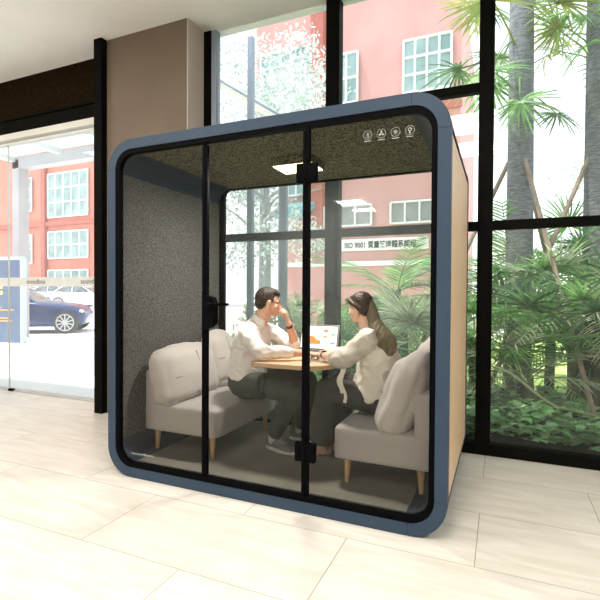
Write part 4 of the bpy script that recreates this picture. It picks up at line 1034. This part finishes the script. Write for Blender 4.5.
# ground cover: far too many leaves to count
g = MB(); rnd = random.Random(5)
for i in range(6500):
    x = rnd.uniform(-0.9, 5.2); y = 1.72 + (rnd.random()**1.3)*1.5; z = 0.03 + rnd.uniform(0.04, 0.26)*(0.8+0.4*noise.noise(Vector((x*2, y*2, 0))))
    a = rnd.uniform(0, 2*PI); e = Vector((math.cos(a), math.sin(a), rnd.uniform(-0.1, 0.5))).normalized(); s_ = e.cross(Vector((0, 0, 1))).normalized(); L = rnd.uniform(0.07, 0.15)
    p = Vector((x, y, z)); up = Vector((0, 0, L*0.12))
    g.face([p, p+e*L*0.35+s_*L*0.34+up, p+e*L*0.7+s_*L*0.26+up, p+e*L, p+e*L*0.7-s_*L*0.26+up, p+e*L*0.35-s_*L*0.34+up])
tag(g.build('ground_cover', M['cover'], smooth=False), 'low broad-leaved green ground cover just outside the window sill', 'ground cover', kind='stuff')
f = MB(); f.tube([(2.48, 2.0, 0.62), (2.62, 1.98, 0.56), (2.80, 1.96, 0.42), (2.95, 1.95, 0.33), (3.15, 1.95, 0.30), (3.5, 1.98, 0.22)], [0.012, 0.012, 0.011, 0.010, 0.008, 0.005], 8, 5)
tag(f.build('fallen_frond_stem', M['stem']), 'bare pale green stem arching over the ground cover at right', 'stem')
f = MB(); rnd = random.Random(9)
fl = empty('flower_clump', (1.12, 1.98, 0.01), label='small clump of red and pink flowers low behind the table', cat='flowers')
for i in range(16):
    a = rnd.uniform(0, 2*PI); q = rnd.uniform(0.02, 0.16); z = rnd.uniform(0.25, 0.5)
    f.ell((q*math.cos(a), q*math.sin(a), z), (0.025, 0.025, 0.018), u=8, v=6)
f.build('blossoms', M['red'], fl)
f = MB()
for i in range(12):
    a = rnd.uniform(0, 2*PI); q = rnd.uniform(0.02, 0.14); f.tube([(0, 0, 0), (q*math.cos(a), q*math.sin(a), rnd.uniform(0.25, 0.45))], 0.004, 5)
f.build('stems', M['stem'], fl)

# slate posts and white awning outside the left window bays
for x, h, lb in ((-0.345, 4.4, 'tall slate blue steel post outside, left of the pair'), (0.115, 3.25, 'shorter slate blue steel post outside, right of the pair')):
    t = empty('steel_post', (x, 2.6, 0.0), label=lb, cat='post', group='slate posts outside the rear glass')
    MB().box(-0.035, 0.035, -0.035, 0.035, 0, h, 0.004).build('shaft', M['post'], t, smooth=False)
    MB().box(-0.07, 0.07, -0.07, 0.07, 0, 0.02, 0.003).build('base_plate', M['post'], t, smooth=False)
aw = empty('white_awning', (-1.55, 3.6, 3.6), label='white sloping awning high outside the window above the booth', cat='awning')
f = MB(); f.prism([(-1.3, 1.85), (1.15, 0.22), (1.15, 0.18), (-1.3, 1.80)], -0.02, 1.5); f.build('sheet', M['canopyw'], aw, smooth=False)
f = MB(); f.tube([(-1.3, -0.03, 1.82), (1.15, -0.03, 0.19)], 0.022, 8); f.build('edge_tube', M['post'], aw)
for q in ((-1.1, 1.67), (1.08, 0.22)): MB().tube([(q[0], 0.1, q[1]), (q[0], 0.1, -3.6)], 0.03, 8).build('support', M['post'], aw)

# ------------------------------------------------------------------ light, sky, camera
w = bpy.data.worlds.new('sky'); S.world = w; w.use_nodes = True
nt = w.node_tree; nt.nodes.clear(); N, L = nt.nodes, nt.links
out = N.new('ShaderNodeOutputWorld'); bg = N.new('ShaderNodeBackground')
tc = N.new('ShaderNodeTexCoord'); sp = N.new('ShaderNodeSeparateXYZ'); L.new(tc.outputs['Generated'], sp.inputs[0])
cr = N.new('ShaderNodeValToRGB'); L.new(sp.outputs[2], cr.inputs[0])
cr.color_ramp.elements[0].position = 0.0; cr.color_ramp.elements[0].color = (0.95, 0.97, 1.0, 1)
cr.color_ramp.elements[1].position = 0.8; cr.color_ramp.elements[1].color = (0.78, 0.89, 1.0, 1)
L.new(cr.outputs[0], bg.inputs[0]); bg.inputs[1].default_value = 2.05; L.new(bg.outputs[0], out.inputs[0])
sun = bpy.data.lights.new('sun', 'SUN'); sun.energy = 6.0; sun.angle = R(3); sun.color = (1.0, 0.96, 0.88)
so = bpy.data.objects.new('sun', sun); COL.objects.link(so)
so.rotation_euler = Vector((0.30, 0.12, -0.95)).to_track_quat('-Z', 'Y').to_euler()

cam = bpy.data.cameras.new('camera'); co = bpy.data.objects.new('camera', cam); COL.objects.link(co); S.camera = co
cam.sensor_width = 36; cam.lens = 36*463.08/600; cam.clip_start = 0.05; cam.clip_end = 300
yaw, pit, roll = 0.4099, -0.0162, 0.0057
co.location = (2.5127, -2.4255, 1.268)
co.rotation_mode = 'QUATERNION'
co.rotation_quaternion = (Matrix.Rotation(yaw, 3, 'Z') @ Matrix.Rotation(PI/2+pit, 3, 'X') @ Matrix.Rotation(roll, 3, 'Z')).to_quaternion()
S.view_settings.view_transform = 'Standard'
S.view_settings.look = 'None'
S.view_settings.exposure = 0.0
S.cycles.max_bounces = 10; S.cycles.transparent_max_bounces = 24; S.cycles.caustics_reflective = False; S.cycles.caustics_refractive = False
S.cycles.sample_clamp_indirect = 6.0
